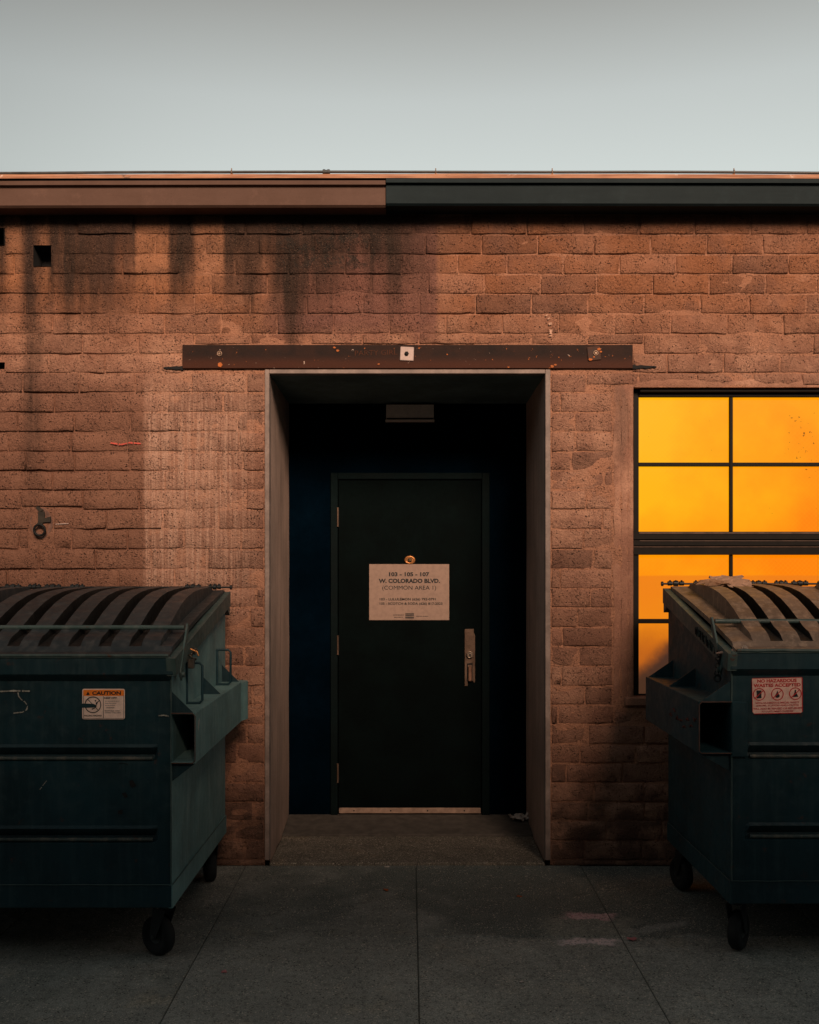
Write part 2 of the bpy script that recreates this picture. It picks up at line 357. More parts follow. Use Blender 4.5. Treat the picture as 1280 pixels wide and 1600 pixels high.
M['pink'] = simple('pink_scrap', (.55,.20,.20), .9)
M['chalk'] = simple('chalk', (.30,.30,.26), .95, 0, .4, 60)
M['conduit'] = simple('conduit', (.07,.075,.075), .5, .3)
M['roof'] = simple('roof_felt', (.05,.05,.05), .95)
def ground_mat(name, base, slab=True):
    t = NT(name); p = t.pos(); X, Y = t.X, t.Y
    a = t.noise(p, 1.1, 5, .65); m = t.noise(p, 6, 6, .7); f = t.noise(p, 170, 3, .85); g = t.vor(p, 150); g2 = t.vor(p, 62)
    c = t.mix(t.rng(a, .3, .7), tuple(k*.62 for k in base), tuple(k*1.25 for k in base))
    c = t.mix(t.rng(m, .35, .7, 0., .6), c, tuple(k*.48 for k in base))
    c = t.mix(t.rng(t.noise(p, 2.7, 6, .7, .6), .5, .68, 0., .65), c, (base[0]*.42, base[1]*.46, base[2]*.46)); c = t.mix(t.rng(t.noise(p, 3.3, 5, .7), .54, .7, 0., .5), c, (base[0]*1.5, base[1]*1.25, base[2]*1.0))
    if slab:
        oi = t.n('ShaderNodeObjectInfo').outputs['Random']
        c = t.mix(t.m_('MULTIPLY', oi, .25), c, tuple(k*1.5 for k in base))
        warp = t.m_('SUBTRACT', m, .5); w2 = t.m_('SUBTRACT', t.noise(p, 30, 4, .7), .5)
        Xw = t.m_('ADD', t.m_('ADD', X, t.m_('MULTIPLY', warp, .22)), t.m_('MULTIPLY', w2, .06)); Yw = t.m_('ADD', t.m_('ADD', Y, t.m_('MULTIPLY', warp, .2)), t.m_('MULTIPLY', w2, .07))
        # damp patch on the right, and darker towards the wall
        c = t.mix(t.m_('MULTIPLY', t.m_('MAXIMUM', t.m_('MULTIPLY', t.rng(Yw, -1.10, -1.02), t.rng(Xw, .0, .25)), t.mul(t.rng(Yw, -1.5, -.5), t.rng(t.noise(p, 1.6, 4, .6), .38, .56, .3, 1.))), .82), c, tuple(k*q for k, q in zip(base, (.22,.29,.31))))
        # patched spot with pink and white paint smears
        pt = t.mul(t.band(Xw, .62, 1.02, .05), t.band(Yw, -1.07, -.80, .03), t.rng(t.noise(p, 14, 5, .7), .3, .55, .4, 1.)); c = t.mix(t.m_('MULTIPLY', pt, .85), c, (.26,.27,.23))
        sm = t.mul(t.band(Xw, .98, 1.26, .03), t.band(t.m_('SUBTRACT', Yw, t.m_('MULTIPLY', X, .35)), -1.37, -1.30, .02), .8); c = t.mix(sm, c, (.30,.32,.30))
        pk = t.mul(t.band(Xw, .73, .96, .03), t.band(Yw, -.835, -.755, .012), t.rng(w2, -.20, -.10)); c = t.mix(t.m_('MULTIPLY', pk, .9), c, t.mix(t.rng(f, .4, .6), (.62,.22,.28), (.75,.62,.60)))
        pk = t.mul(t.band(Xw, .66, .90, .03), t.band(Yw, -1.155, -1.095, .012), t.rng(w2, -.20, -.10)); c = t.mix(t.m_('MULTIPLY', pk, .9), c, t.mix(t.rng(f, .45, .65), (.88,.78,.78), (.66,.36,.38)))
        ring = t.m_('POWER', t.m_('ADD', t.m_('POWER', t.m_('SUBTRACT', X, -.70), 2.), t.m_('POWER', t.m_('SUBTRACT', Y, -.70), 2.)), .5)
        c = t.mix(t.mul(t.band(ring, .085, .10, .008), t.rng(m, .4, .6), .6), c, (.008,.01,.01))
    c = t.mix(t.rng(f, .53, .66, 0., .75), c, (.62,.56,.47)); c = t.mix(t.rng(f, .47, .36, 0., .8), c, tuple(k*.25 for k in base))
    c = t.mix(t.mul(t.rng(g, .24, .10), t.rng(m, .4, .6), .5), c, (.42,.34,.26)); c = t.mix(t.mul(t.rng(g2, .30, .16), t.rng(t.noise(p, 12, 4, .7), .42, .56), .9), c, (.025,.028,.027)); g3 = t.vor(p, 60); c = t.mix(t.mul(t.rng(g3, .26, .14), t.rng(t.noise(p, 9, 4, .7), .44, .56), .95), c, (.62,.55,.45))
    c = t.mix(t.mul(t.rng(t.noise(p, 38, 4, .75), .52, .62), .6), c, tuple(k*.4 for k in base))
    return t.out(c, t.rng(m, .3, .7, .75, .95), 0., t.bump(t.m_('ADD', f, t.m_('MULTIPLY', m, .6)), .35, .003), .25)
M['slab'] = ground_mat('stained_concrete', (.29,.302,.272)); M['joint'] = simple('joint_dirt', (.07,.08,.07), .95)
M['sill_slab'] = ground_mat('threshold_concrete', (.17,.15,.12), False); M['asphalt'] = ground_mat('asphalt', (.05,.05,.05), False)
M['blocker'] = simple('blocker_paint', (.12,.10,.085), .9)

# ================================================================== GROUND
g = MB().add([(-400,-400,-.03),(400,-400,-.03),(400,400,-.03),(-400,400,-.03)], [[0,1,2,3]])
tag(obj('ground', g, M['asphalt']), 'dark asphalt alley surface', kind='structure')
pv = tag(obj('pavement', MB().box(-7.4, 7.4, -3.17, -.004, -.12, -.006), M['joint']), 'dark speckled concrete pavement slabs in front of the wall', kind='structure')
xe = [-7.36,-6.44,-5.52,-4.6,-3.68,-2.76,-1.825,-.897,.035,.937,1.86,2.78,3.70,4.62,5.54,6.46,7.38]
ye = [0,-1.055,-2.11,-3.165]
for i in range(len(xe)-1):
    for j in range(3):
        x0, x1, y1, y0 = xe[i]+.0022, xe[i+1]-.0022, ye[j]-.002, ye[j+1]+.002
        cx, cy = (x0+x1)/2, (y0+y1)/2
        b = MB().box(x0-cx, x1-cx, y0-cy, y1-cy, -.06, 0, .003)
        o = obj('slab', b, M['slab'], pv, (cx, cy, rnd.uniform(-.0025,.001)))
        o.rotation_euler = (rnd.uniform(-.0015,.0015), rnd.uniform(-.0015,.0015), 0)

# unseen block added across the alley, sized to keep the low light off the pavement
far = MB().box(-16, 14, -16, -7.7, -.02, 5.28)
tag(obj('sun_blocker', far, M['blocker']), 'plain unseen block added across the alley', kind='structure')

# ================================================================== BUILDING
bld = thing('block_building', 'low single-storey building with orange painted block wall, deep black doorway and lit window', 'building')
WX0, WX1, WT = -5.2, 5.2, 3.70
DL, DR, DT = -.793, .772, 2.722            # outer edges of the doorway trim
WL, WR_, WB, WTz = 1.228, 3.395, .925, 2.622  # window opening
# openings: (x0,x1,z0,z1)
holes = [(px(52), px(80), pz(416), pz(383)), (px(-16), px(6), pz(383), pz(356)), (px(1173), px(1181), pz(378), pz(369)), (px(-12), px(7), pz(576), pz(566))]
open_w = [(DL, DR, -1, DT), (WL, WR_, WB, WTz)] + holes
# wall: mortar sheet ------------------------------------------------------
def lines(a, b, st, extra):
    n = int(round((b-a)/st)); L = [a+(b-a)*i/n for i in range(n+1)]
    for q in extra:
        L = [v for v in L if abs(v-q) > st*.35]; L.append(q)
    return sorted(L)
XL = lines(WX0, WX1, .02, [v for o in open_w for v in o[:2] if WX0 < v < WX1]); ZL = lines(0, WT, .02, [v for o in open_w for v in o[2:] if 0 < v < WT])
def recess(x, z):
    k = nz(x*3.2+5, z*9, 1.7)*.5+nz(x*9, z*20, 4.)*.35
    lf = max(0, min(1, (px(240)-x)/.3)) if z < 3.0 else .4
    base = .0020+.0055*lf
    if -1.45 < x < -.8 and .0 < z < 2.7: base = .0016
    r = base+k*(.010+.013*lf)
    return max(-.0010, min(.013, r))
mb = MB(); nx_, nz_ = len(XL), len(ZL)
vs = [(x, recess(x, z), z) for z in ZL for x in XL]
fs = []
for j in range(nz_-1):
    zc = (ZL[j]+ZL[j+1])/2
    for i in range(nx_-1):
        xc = (XL[i]+XL[i+1])/2
        if any(a < xc < b and c < zc < d_ for a, b, c, d_ in open_w): continue
        q = j*nx_+i; fs.append([q, q+1, q+nx_+1, q+nx_])
mb.add(vs, fs, True)
mb.add([(WX0,.013,0),(WX0,.013,WT),(WX0,.20,WT),(WX0,.20,0),(WX1,.013,0),(WX1,.013,WT),(WX1,.20,WT),(WX1,.20,0)], [[0,1,2,3],[4,5,6,7]])
wall = obj('block_wall', mb, M['mortar'], bld, fix=False)
for hx0, hx1, hz0, hz1 in holes:
    h = MB()
    h.add([(hx0,0,hz0),(hx1,0,hz0),(hx1,0,hz1),(hx0,0,hz1),(hx0,.135,hz0),(hx1,.135,hz0),(hx1,.135,hz1),(hx0,.135,hz1)], [[0,1,5,4],[1,2,6,5],[2,3,7,6],[3,0,4,7],[4,5,6,7]])
    obj('hole_lining', h, M['void'], wall)
# wall: blocks -----------------------------------------------------------------
def block_mesh(L, H, seed, round_=.0022):
    ax = [-L/2, -L/2+.006, -L/2+L*.28, 0, L/2-L*.28, L/2-.006, L/2]; az = [-H/2, -H/2+.005, 0, H/2-.005, H/2]
    vs = []; fs = []; nx = len(ax); nzz = len(az)
    for j, z in enumerate(az):
        for i, x in enumerate(ax):
            edge = (i in (0, nx-1)) + (j in (0, nzz-1))
            y = nz(x*9+seed*3.1, z*16, seed*1.7)*.0052 + (round_ if edge == 1 else (round_*1.8 if edge == 2 else 0))
            jx = nz(z*20+seed, i*.7, 9.)*.009 if i in (0, 1, nx-2, nx-1) else 0; jz = nz(x*11+seed, j*.9, 3.)*.008 if j in (0, 1, nzz-2, nzz-1) else 0
            vs.append((x+jx, y, z+jz))
    for j in range(nzz-1):
        for i in range(nx-1): q = j*nx+i; fs.append([q, q+1, q+nx+1, q+nx])
    ring = [i for i in range(nx)]+[(j+1)*nx-1 for j in range(1, nzz)]+[(nzz-1)*nx+i for i in range(nx-2, -1, -1)]+[j*nx for j in range(nzz-2, 0, -1)]
    b0 = len(vs)
    for k in ring: x, y, z = vs[k]; vs.append((x, .03, z))
    n = len(ring)
    for k in range(n): fs.append([ring[k], b0+k, b0+(k+1)%n, ring[(k+1)%n]])
    return vs, fs
PITCH, LEN, J = .1071, .3085, .0095
zj = [.03]
while zj[-1] < 3.66: zj.append(zj[-1]+PITCH+rnd.uniform(-.003,.003))
# anchor one course so the holes line up
block_open = [(DL-.004, DR+.004, -1, DT), (WL-.115, WR_+.1, WB-.02, WTz+.012)] + [(a-.003, b+.003, c-.004, d_+.004) for a, b, c, d_ in holes] + [(px(286), px(988), 2.718, 2.857), (px(44), px(84), pz(843), pz(792))]
shared = {}
def shared_mesh(k, H):
    if k not in shared:
        vs, fs = block_mesh(LEN-J, PITCH-J, k); me = bpy.data.meshes.new('block'); me.from_pydata(vs, [], fs)
        me.polygons.foreach_set('use_smooth', [True]*len(fs)); me.materials.append(M['block']); shared[k] = me
    return shared[k]
far_mb = MB(); nblk = 0
for r_ in range(-1, len(zj)-1):
    z0, z1 = (0.0, zj[0]) if r_ < 0 else (zj[r_], zj[r_+1])
    if r_ >= 0: z1 = min(z1, WT-.01)
    if z1-z0 < .025: continue
    off = (.5 if r_ % 2 else 0)*LEN+rnd.uniform(-.03,.03)
    x = WX0-off
    while x < WX1:
        l_ = LEN+rnd.choice((0,0,0,0,rnd.uniform(-.05,.04)))
        segs = [(max(x, WX0), min(x+l_, WX1))]; x += l_
        zc = (z0+z1)/2
        for a, b, c, d_ in block_open:
            if c < zc < d_:
                ns = []
                for s0, s1 in segs:
                    if b <= s0 or a >= s1: ns.append((s0, s1)); continue
                    if a > s0: ns.append((s0, a))
                    if b < s1: ns.append((b, s1))
                segs = ns
        for s0, s1 in segs:
            if s1-s0 < .028: continue
            cx = (s0+s1)/2; H = z1-z0
            # partial overlap with an opening whose edge falls inside the course
            zz0, zz1 = z0, z1
            for a, b, c, d_ in block_open:
                if a < cx < b:
                    if zz0 < d_ <= zc: zz0 = d_
                    if zc <= c < zz1: zz1 = c
            if zz1-zz0 < .02: continue
            xp, yp = 640+cx*285, 885-((zz0+zz1)/2-1.64)*285
            vis = -42 < xp < 1322 and yp > 325 and not (xp < 335 and yp > 935) and not (xp > 1062 and yp > 1080)
            dy = -rnd.choice((0,0,.0005,.001,.001,.002,.003,.005,.006)) * (1.3 if cx < px(230) else 1.)
            full = abs((s1-s0)-LEN) < 1e-4 and abs((zz1-zz0)-PITCH) < .0065
            rx, ry = rnd.uniform(-.016,.016), rnd.uniform(-.006,.006)
            if vis and nblk < 300:
                nblk += 1
                if full: me = shared_mesh(rnd.randrange(24), H)
                else:
                    vs, fs = block_mesh(s1-s0-J, zz1-zz0-(J if zz1-zz0 > .05 else .004), rnd.uniform(30, 90)); me = bpy.data.meshes.new('block'); me.from_pydata(vs, [], fs)
                    me.polygons.foreach_set('use_smooth', [True]*len(fs)); me.materials.append(M['block'])
                o = bpy.data.objects.new('block', me); COL.objects.link(o); o.parent = wall
                o.location = (cx, dy, (zz0+zz1)/2); o.rotation_euler = (rx, ry, rnd.uniform(-.006,.006))
                if full: o.scale = (1, 1, (zz1-zz0-J)/(PITCH-J))
            else:
                vs, fs = block_mesh(s1-s0-J, zz1-zz0-(J if zz1-zz0 > .05 else .004), rnd.uniform(30, 90))
                far_mb.add([(a+cx, b+dy, c+(zz0+zz1)/2) for a, b, c in vs], fs, True)
tag(obj('blocks', far_mb, M['block'], wall, fix=False), kind='stuff')
print('blocks', nblk)
# plaster round the window
pl = MB()
def sheet(m, x0, x1, z0, z1, y, amp, st=.018, edge=.0, seed=0):
    nx = max(2, int((x1-x0)/st)); nn = max(2, int((z1-z0)/st)); vs = []
    for j in range(nn+1):
        for i in range(nx+1):
            x = x0+(x1-x0)*i/nx; z = z0+(z1-z0)*j/nn
            e_ = edge if (i in (0, nx) or j in (0, nn)) else 0
            xx = x+(nz(z*9, seed, 2)*.010 if i == 0 else 0)
            vs.append((xx, y+nz(x*14+seed, z*5, 3)*amp+e_, z))
    fs = [[j*(nx+1)+i, j*(nx+1)+i+1, (j+1)*(nx+1)+i+1, (j+1)*(nx+1)+i] for j in range(nn) for i in range(nx)]
    m.add(vs, fs, True)
for a, b in ((WL-.108, WL-.068), (WL-.068, WL-.030), (WL-.030, WL)): sheet(pl, a, b, WB-.02, WTz+.012, -.003-(b-WL+.05)*.02, .004, .018, .004, a*9)
sheet(pl, WL, WR_+.1, WTz, WTz+.045, -.003, .003, .02, .004, 5)
pl.add([(WL,-.003,WB),(WL,.10,WB),(WL,.10,WTz),(WL,-.003,WTz)], [[0,1,2,3]]); pl.add([(WL,-.003,WTz),(WL,.10,WTz),(WR_,.10,WTz),(WR_,-.003,WTz)], [[0,1,2,3]])
obj('window_surround', pl, M['plaster'], bld, fix=False)
obj('window_sill', MB().box(WL-.05, WR_+.05, -.022, .10, WB-.05, WB, .008), M['plaster'], bld)
# window --------------------------------------------------------------------
win = MB()
wy = .075; dw = 5.5+wy
gx0 = px(997, dw); pitch = .5245; mull = .020
zr = [(pz(723,dw), pz(621,dw)), (pz(831,dw), pz(729,dw)), (pz(967,dw), pz(867,dw)), (pz(1084,dw), pz(974,dw))]
win.box(WL, gx0, wy-.022, wy+.03, WB, WTz, .003); win.box(gx0, WR_, wy-.026, wy+.03, zr[0][1], WTz-.004, .003)
win.box(gx0, WR_, wy-.055, wy-.028, zr[0][1]+.022, WTz-.002, .003)
win.box(gx0, WR_, wy-.022, wy+.03, WB, zr[3][0], .003)
win.box(gx0+4*pitch, WR_, wy-.022, wy+.03, zr[3][0], zr[0][1], .003)
wfr = obj('window', win, M['sash'], bld)
mr = MB(); mz0, mz1 = zr[2][1], zr[1][0]; hh = mz1-mz0
mr.box(WL+.004, WR_, wy-.030, wy+.03, mz0, mz0+hh*.34, .002); mr.box(WL+.004, WR_, wy-.044, wy+.02, mz0+hh*.38, mz0+hh*.62, .003); mr.box(WL+.004, WR_, wy-.030, wy+.03, mz0+hh*.66, mz1, .002)
mr.box(WL+.008, WR_, wy-.020, wy+.02, mz0+hh*.30, mz0+hh*.70)
obj('meeting_rail', mr, M['sash'], wfr)
me_ = MB(); me_.box(WL+.006, WR_, wy-.0345, wy-.0305, mz0+hh*.33, mz0+hh*.36); me_.box(gx0, WR_, wy-.035, wy-.0305, mz1-.010, mz1-.005); me_.box(gx0, WR_, wy-.048, wy-.0445, mz0+hh*.59, mz0+hh*.61)
obj('rail_bead', me_, M['sash_edge'], wfr)
for k in range(1, 4):
    b = MB(); xm = gx0+k*pitch-.5*mull
    for za, zb in ((zr[1][0], zr[0][1]), (zr[3][0], zr[2][1])): b.box(xm-.0085, xm+.0085, wy-.018, wy+.012, za, zb, .002)
    obj('mullion', b, M['sash'], wfr)
for z0_, z1_ in ((zr[1][1], zr[0][0]), (zr[3][1], zr[2][0])): obj('glazing_bar', MB().box(gx0, gx0+4*pitch, wy-.014, wy+.010, z0_, z1_, .002), M['sash'], wfr)
for k in range(4):
    for za, zb in zr:
        xa, xb = gx0+k*pitch-.004, gx0+(k+1)*pitch-.012
        obj('pane', MB().box(xa, xb, wy+.003, wy+.009, za-.006, zb+.006), M['glass'], wfr)
# doorway ---------------------------------------------------------------------
OL, OR_, OT = -.768, .744, 2.696; RD = .92
tr = MB(); tr.box(DL, OL, -.010, .05, .03, DT-.003, .003)
obj('corner_trim', tr, M['steel_trim'], bld); obj('corner_trim', MB().box(OR_, DR, -.010, .05, .03, DT-.003, .003), M['steel_trim'], bld)
obj('corner_trim', MB().box(OL, OR_, -.009, .05, OT, DT-.003, .003), M['steel_trim'], bld)
def jside(x, s):
    m = MB(); n1, n2 = 24, 60; vs = []
    for j in range(n2+1):
        for i in range(n1+1):
            y = .05+(RD-.05)*i/n1; z = OT*j/n2; vs.append((x-s*.002+s*nz(y*4, z*3, x)*.004, y, z))
    m.add(vs, [[j*(n1+1)+i, j*(n1+1)+i+1, (j+1)*(n1+1)+i+1, (j+1)*(n1+1)+i] for j in range(n2) for i in range(n1)], True)
    return m
obj('jamb', jside(OL-.002, 1), M['jamb'], bld); obj('jamb', jside(OR_+.002, -1), M['jamb'], bld)
obj('doorway_ceiling', MB().prism([(.05,OT+.002),(RD,2.682),(RD,2.75),(.05,2.75)], OL-.01, OR_+.01), M['soffit'], bld)
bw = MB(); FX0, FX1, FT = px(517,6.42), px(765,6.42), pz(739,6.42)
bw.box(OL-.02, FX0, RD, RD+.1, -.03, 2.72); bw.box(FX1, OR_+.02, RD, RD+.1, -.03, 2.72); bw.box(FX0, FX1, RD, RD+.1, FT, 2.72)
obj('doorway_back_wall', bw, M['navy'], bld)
fl = MB().box(OL, OR_, .0, .54, -.05, .014, .006); obj('threshold', fl, M['sill_slab'], bld)
obj('threshold', MB().prism([(.545,-.03),(RD+.05,-.03),(RD+.05,.052),(RD-.04,.052),(.56,.024),(.545,.018)], OL, OR_), simple('inner_sill', (.09,.078,.066), .9, 0, .3, 20, .4), bld)
# door
DX0, DX1, DZ0, DZ1 = px(529,6.42), px(752,6.42), .066, pz(750,6.42)
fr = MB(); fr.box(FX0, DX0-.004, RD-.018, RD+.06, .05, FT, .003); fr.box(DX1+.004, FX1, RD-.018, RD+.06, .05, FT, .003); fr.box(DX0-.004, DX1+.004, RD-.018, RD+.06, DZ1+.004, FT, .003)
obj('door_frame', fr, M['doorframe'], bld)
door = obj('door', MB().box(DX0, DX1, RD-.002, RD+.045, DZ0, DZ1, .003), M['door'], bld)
sw = MB().box(DX0+.004, DX1-.004, RD-.014, RD-.003, DZ0-.004, DZ0+.030, .002)
swo = obj('door_sweep', sw, M['sweep'], door)
scr = MB()
for k in range(4): scr.cyl((DX0+.10+k*.235, RD-.0145, DZ0+.013), (0,1,0), .005, .003, 8)
obj('sweep_screw', scr, M['void'], door)
for zc in (pz(808,6.4), pz(1008,6.4), pz(1208,6.4)):
    h = MB().cyl((DX0-.003, RD-.022, zc), (0,0,1), .0055, .112, 8); h.cyl((DX0-.003, RD-.022, zc+.058), (0,0,1), .007, .006, 8); h.cyl((DX0-.003, RD-.022, zc-.058), (0,0,1), .007, .006, 8); h.box(DX0-.003, DX0+.003, RD-.020, RD-.004, zc-.05, zc+.05)
    obj('hinge', h, M['tan_metal'], door)
# latch guard with lock and thumb lever
y_ = RD-.002; hx0, hx1, hz0, hz1 = px(726.5,6.4), px(742.5,6.4), pz(1072,6.4), pz(983,6.4)
hp = MB(); hp.prism([(hx0,hz0),(hx0+.018,hz0),(hx0+.018,hz0+.03),(hx1-.012,hz0+.03),(hx1-.004,hz0+.02),(hx1,hz0+.03),(hx1,hz1-.04),(hx1-.008,hz1-.022),(hx1-.008,hz1),(hx0,hz1)], y_-.012, y_, 'y')
hpo = obj('latch_plate', hp, M['tan_metal'], door)
hl = MB(); hc = (hx0+hx1)/2; hl.cyl((hc, y_-.018, pz(1023,6.4)), (0,1,0), .021, .012, 20); hl.torus((hc, y_-.024, pz(1023,6.4)), (0,1,0), .019, .003, 20, 6); obj('lock_cylinder', hl, simple('lock_steel', (.33,.26,.20), .35, .7), door)
hk = MB().cyl((hc, y_-.0252, pz(1023,6.4)), (0,1,0), .006, .002, 8); hk.box(hc-.002, hc+.002, y_-.026, y_-.0245, pz(1023,6.4)-.012, pz(1023,6.4)); hk.box(hc-.017, hc+.017, y_-.0135, y_-.0122, pz(1038,6.4)-.003, pz(1038,6.4)+.006); hk.box(hc-.019, hc-.012, y_-.0135, y_-.0122, hz0+.03, pz(1038,6.4)); hk.box(hc+.012, hc+.016, y_-.0135, y_-.0122, hz0+.03, pz(1038,6.4))
obj('keyhole', hk, M['void'], door)
obj('thumb_lever', MB().box(hc-.011, hc+.011, y_-.034, y_-.014, hz0+.032, pz(1041,6.4), .004), simple('lever_bronze', (.24,.13,.085), .4, .5), door)
ph = MB().cyl((px(640.5,6.4), y_-.004, pz(875,6.4)), (0,1,0), .034, .010, 24); ph.torus((px(640.5,6.4), y_-.009, pz(875,6.4)), (0,1,0), .027, .006, 24, 8)
for v in range(len(ph.v)): x, y, z = ph.v[v]; ph.v[v] = (x, y, pz(875,6.4)+(z-pz(875,6.4))*.80)
pho = obj('deadbolt_collar', ph, M['brass'], door)
obj('keyhole', MB().box(px(640.5,6.4)-.012, px(640.5,6.4)+.012, y_-.017, y_-.009, pz(875,6.4)-.011, pz(875,6.4)+.011, .003), M['void'], door)
obj('deadbolt_key_slot', MB().box(px(640.5,6.4)-.008, px(640.5,6.4)+.008, y_-.021, y_-.016, pz(875,6.4)-.004, pz(875,6.4)+.003, .001), simple('bright_brass', (.85,.6,.3), .25, .9), door)
# steel lintel plate with bolts
lt = thing  # (kept short)
LX0, LX1, LZ0, LZ1 = px(286), px(988), 2.7235, 2.852
lin = obj('steel_lintel', MB().box(LX0, LX1, -.016, .02, LZ0, LZ1, .002), M['lintel'], bld)
def bolt(x, z, r, mat, y=-.016): b = MB().cyl((x, y-.003, z), (0,1,0), r, .006, 6); b.cyl((x, y-.008, z), (0,1,0), r*.55, .008, 8); return obj('bolt', b, mat, lin)
b = MB().torus((px(344), -.018, pz(553.5)), (0,1,0), .012, .0035, 16, 6); b.cyl((px(344), -.019, pz(553.5)), (0,1,0), .006, .008, 8); obj('bolt', b, M['bolt'], lin)
b = MB().cyl((px(345), -.018, pz(571)), (0,1,0), .014, .006, 5); obj('bolt', b, M['rust'], lin)
rp = Matrix.Translation((px(636), -.020, pz(554)))@Matrix.Rotation(R(2.5), 4, 'Y')
obj('washer_plate', MB().box(-.037, .037, -.004, .004, -.038, .038, .003, rp), M['plate'], lin)
bolt(px(635.5), pz(554), .0125, M['void'], -.024); 
b = MB().torus((px(635.5), -.0275, pz(555)), (0,1,0), .006, .002, 12, 5); obj('bolt', b, M['bolt'], lin)
rp = Matrix.Translation((px(928), -.0195, pz(554)))@Matrix.Rotation(R(-6), 4, 'Y')
obj('washer_plate', MB().box(-.038, .034, -.0035, .0035, -.036, .040, .003, rp), simple('rusty_washer', (.060,.026,.016), .8, 0, .4, 30), lin)
b = MB().torus((px(930), -.025, pz(553)), (0,1,0), .012, .003, 16, 6); b.cyl((px(930), -.025, pz(553)), (0,1,0), .006, .008, 8); obj('bolt', b, M['bolt'], lin)
rf = MB()
for x, z, r in ((935,547,.011),(938,551,.008),(922,563,.012),(927,559,.007),(862,573,.013),(867,571,.009),(523,544,.008),(528,549,.010),(592,570,.008)):
    pts = [(px(x)+r*math.cos(a*1.05)*rnd.uniform(.6,1.2), pz(y_2)+r*.7*math.sin(a*1.05)*rnd.uniform(.6,1.2)) for a in range(6) for y_2 in (z,)]
    rf.prism(pts, -.0205 if x < 900 else -.0245, -.016 if x < 900 else -.020, 'y')
tag(obj('rust_flakes', rf, M['rust'], lin), kind='stuff')
# broken mortar where the lintel ends bear on the wall
for x0, x1, zc, s in ((px(256), LX0+.004, pz(575), -1), (LX1-.004, px(1026), pz(573.5), 1)):
    n = 12; top = []; bot = []
    for i in range(n+1):
        f = i/n; w_ = .017*(1-f)**.5+.002; x = (x1 if s < 0 else x0)+s*f*(x1-x0); top.append((x, zc+w_*(.5+.35*nz(f*7, s)))); bot.append((x, zc-w_*(.6+.6*nz(f*8, s, 3))))
    obj('mortar_gap', MB().prism(top+bot[::-1], -.0105, .02, 'y'), M['void'], wall)
# gutters, roof edge ------------------------------------------------------------
def gutter(x0, x1, zb, zt, mat, yo):
    m = MB(); P = [(-.004,zb+.004),(yo+.012,zb),(yo,zb+.010),(yo,zt-.040),(yo+.012,zt-.036),(yo+.012,zt-.026),(yo-.008,zt-.022),(yo-.008,zt),(yo+.004,zt),(yo+.004,zt-.012),(-.004,zt-.012)]
    n = max(2, int((x1-x0)/.25)); vs = []; k = len(P)
    for i in range(n+1):
        x = x0+(x1-x0)*i/n
        for j, (y, z) in enumerate(P):
            w_ = nz(x*1.3, j*.05, 7)*.004; vs.append((x, y+w_*.7, z+w_*.6-.0006*x*x))
    fs = [[i*k+j, i*k+(j+1)%k, (i+1)*k+(j+1)%k, (i+1)*k+j] for i in range(n) for j in range(k)]+[list(range(k)), [n*k+j for j in range(k)][::-1]]
    m.add(vs, fs); return m
G1, G2 = px(603.5, 5.36), 5.26
zb1, zt1, zb2, zt2 = pz(323,5.36), pz(281.5,5.35), pz(319.5,5.34), pz(278.5,5.34)
ga = obj('gutter', gutter(WX0, G1-.003, zb1, zt1, M['gutter_brown'], -.14), M['gutter_brown'], bld); ga['label'] = 'brown painted left half of the gutter'
gb = obj('gutter', gutter(G1, WX1, zb2, zt2, M['gutter_dark'], -.152), M['gutter_dark'], bld); gb['label'] = 'dark green right half of the gutter'
ro = MB().box(WX0, WX1, -.018, 7, WT-.02, WT+.074); obj('roof', ro, M['roof'], bld)
n = 160; vs = []; fm = MB()
for i in range(n+1):
    x = WX0+(WX1-WX0)*i/n; w_ = nz(x*2.2, 1)*.004+nz(x*11, 5)*.0015
    vs += [(x, -.152+w_, 3.712-.0006*x*x), (x, -.140+w_, 3.738+w_-.0006*x*x), (x, -.06, 3.768+w_*1.6-.0006*x*x), (x, -.02, 3.776)]
fm.add(vs, [[i*4+j, i*4+j+1, (i+1)*4+j+1, (i+1)*4+j] for i in range(n) for j in range(3)]); obj('roof_flashing', fm, M['flash'], bld)
cz = pz(268.6, 5.45)
cm = MB().tube([(x, -.05+nz(x*.8,3)*.006, cz-.0009*x*x+nz(x*1.1, 2)*.004) for x in [WX0+i*.2 for i in range(53)]], .0078, 8)
cdt = obj('conduit', cm, M['conduit'], bld)
cc = MB()
for x in (px(510,5.45)-.012, px(510,5.45)+.012): cc.cyl((x, -.05, cz), (1,0,0), .014, .012, 10)
cc.cyl((px(510,5.45), -.05, cz), (1,0,0), .011, .04, 10); obj('coupling', cc, M['conduit'], cdt)
for x in (-3.2, px(362,5.45), px(681,5.45), px(863,5.45), px(1147,5.45), 3.1):
    c_ = MB().torus((x, -.05, cz), (1,0,0), .0105, .0025, 10, 5); c_.box(x-.006, x+.006, -.052, -.046, 3.755, cz-.006); c_.cyl((x, -.05, cz+.014), (0,0,1), .003, .012, 6); obj('pipe_clip', c_, M['bolt'], cdt)
# rest of the building shell
sh = MB(); sh.box(WX0, WX0+.2, .201, 7, 0, WT-.021); sh.box(WX1-.2, WX1, .201, 7, 0, WT-.021); sh.box(WX0+.2, WX1-.2, 6.8, 7, 0, WT-.021); obj('rear_wall', sh, M['mortar'], bld)
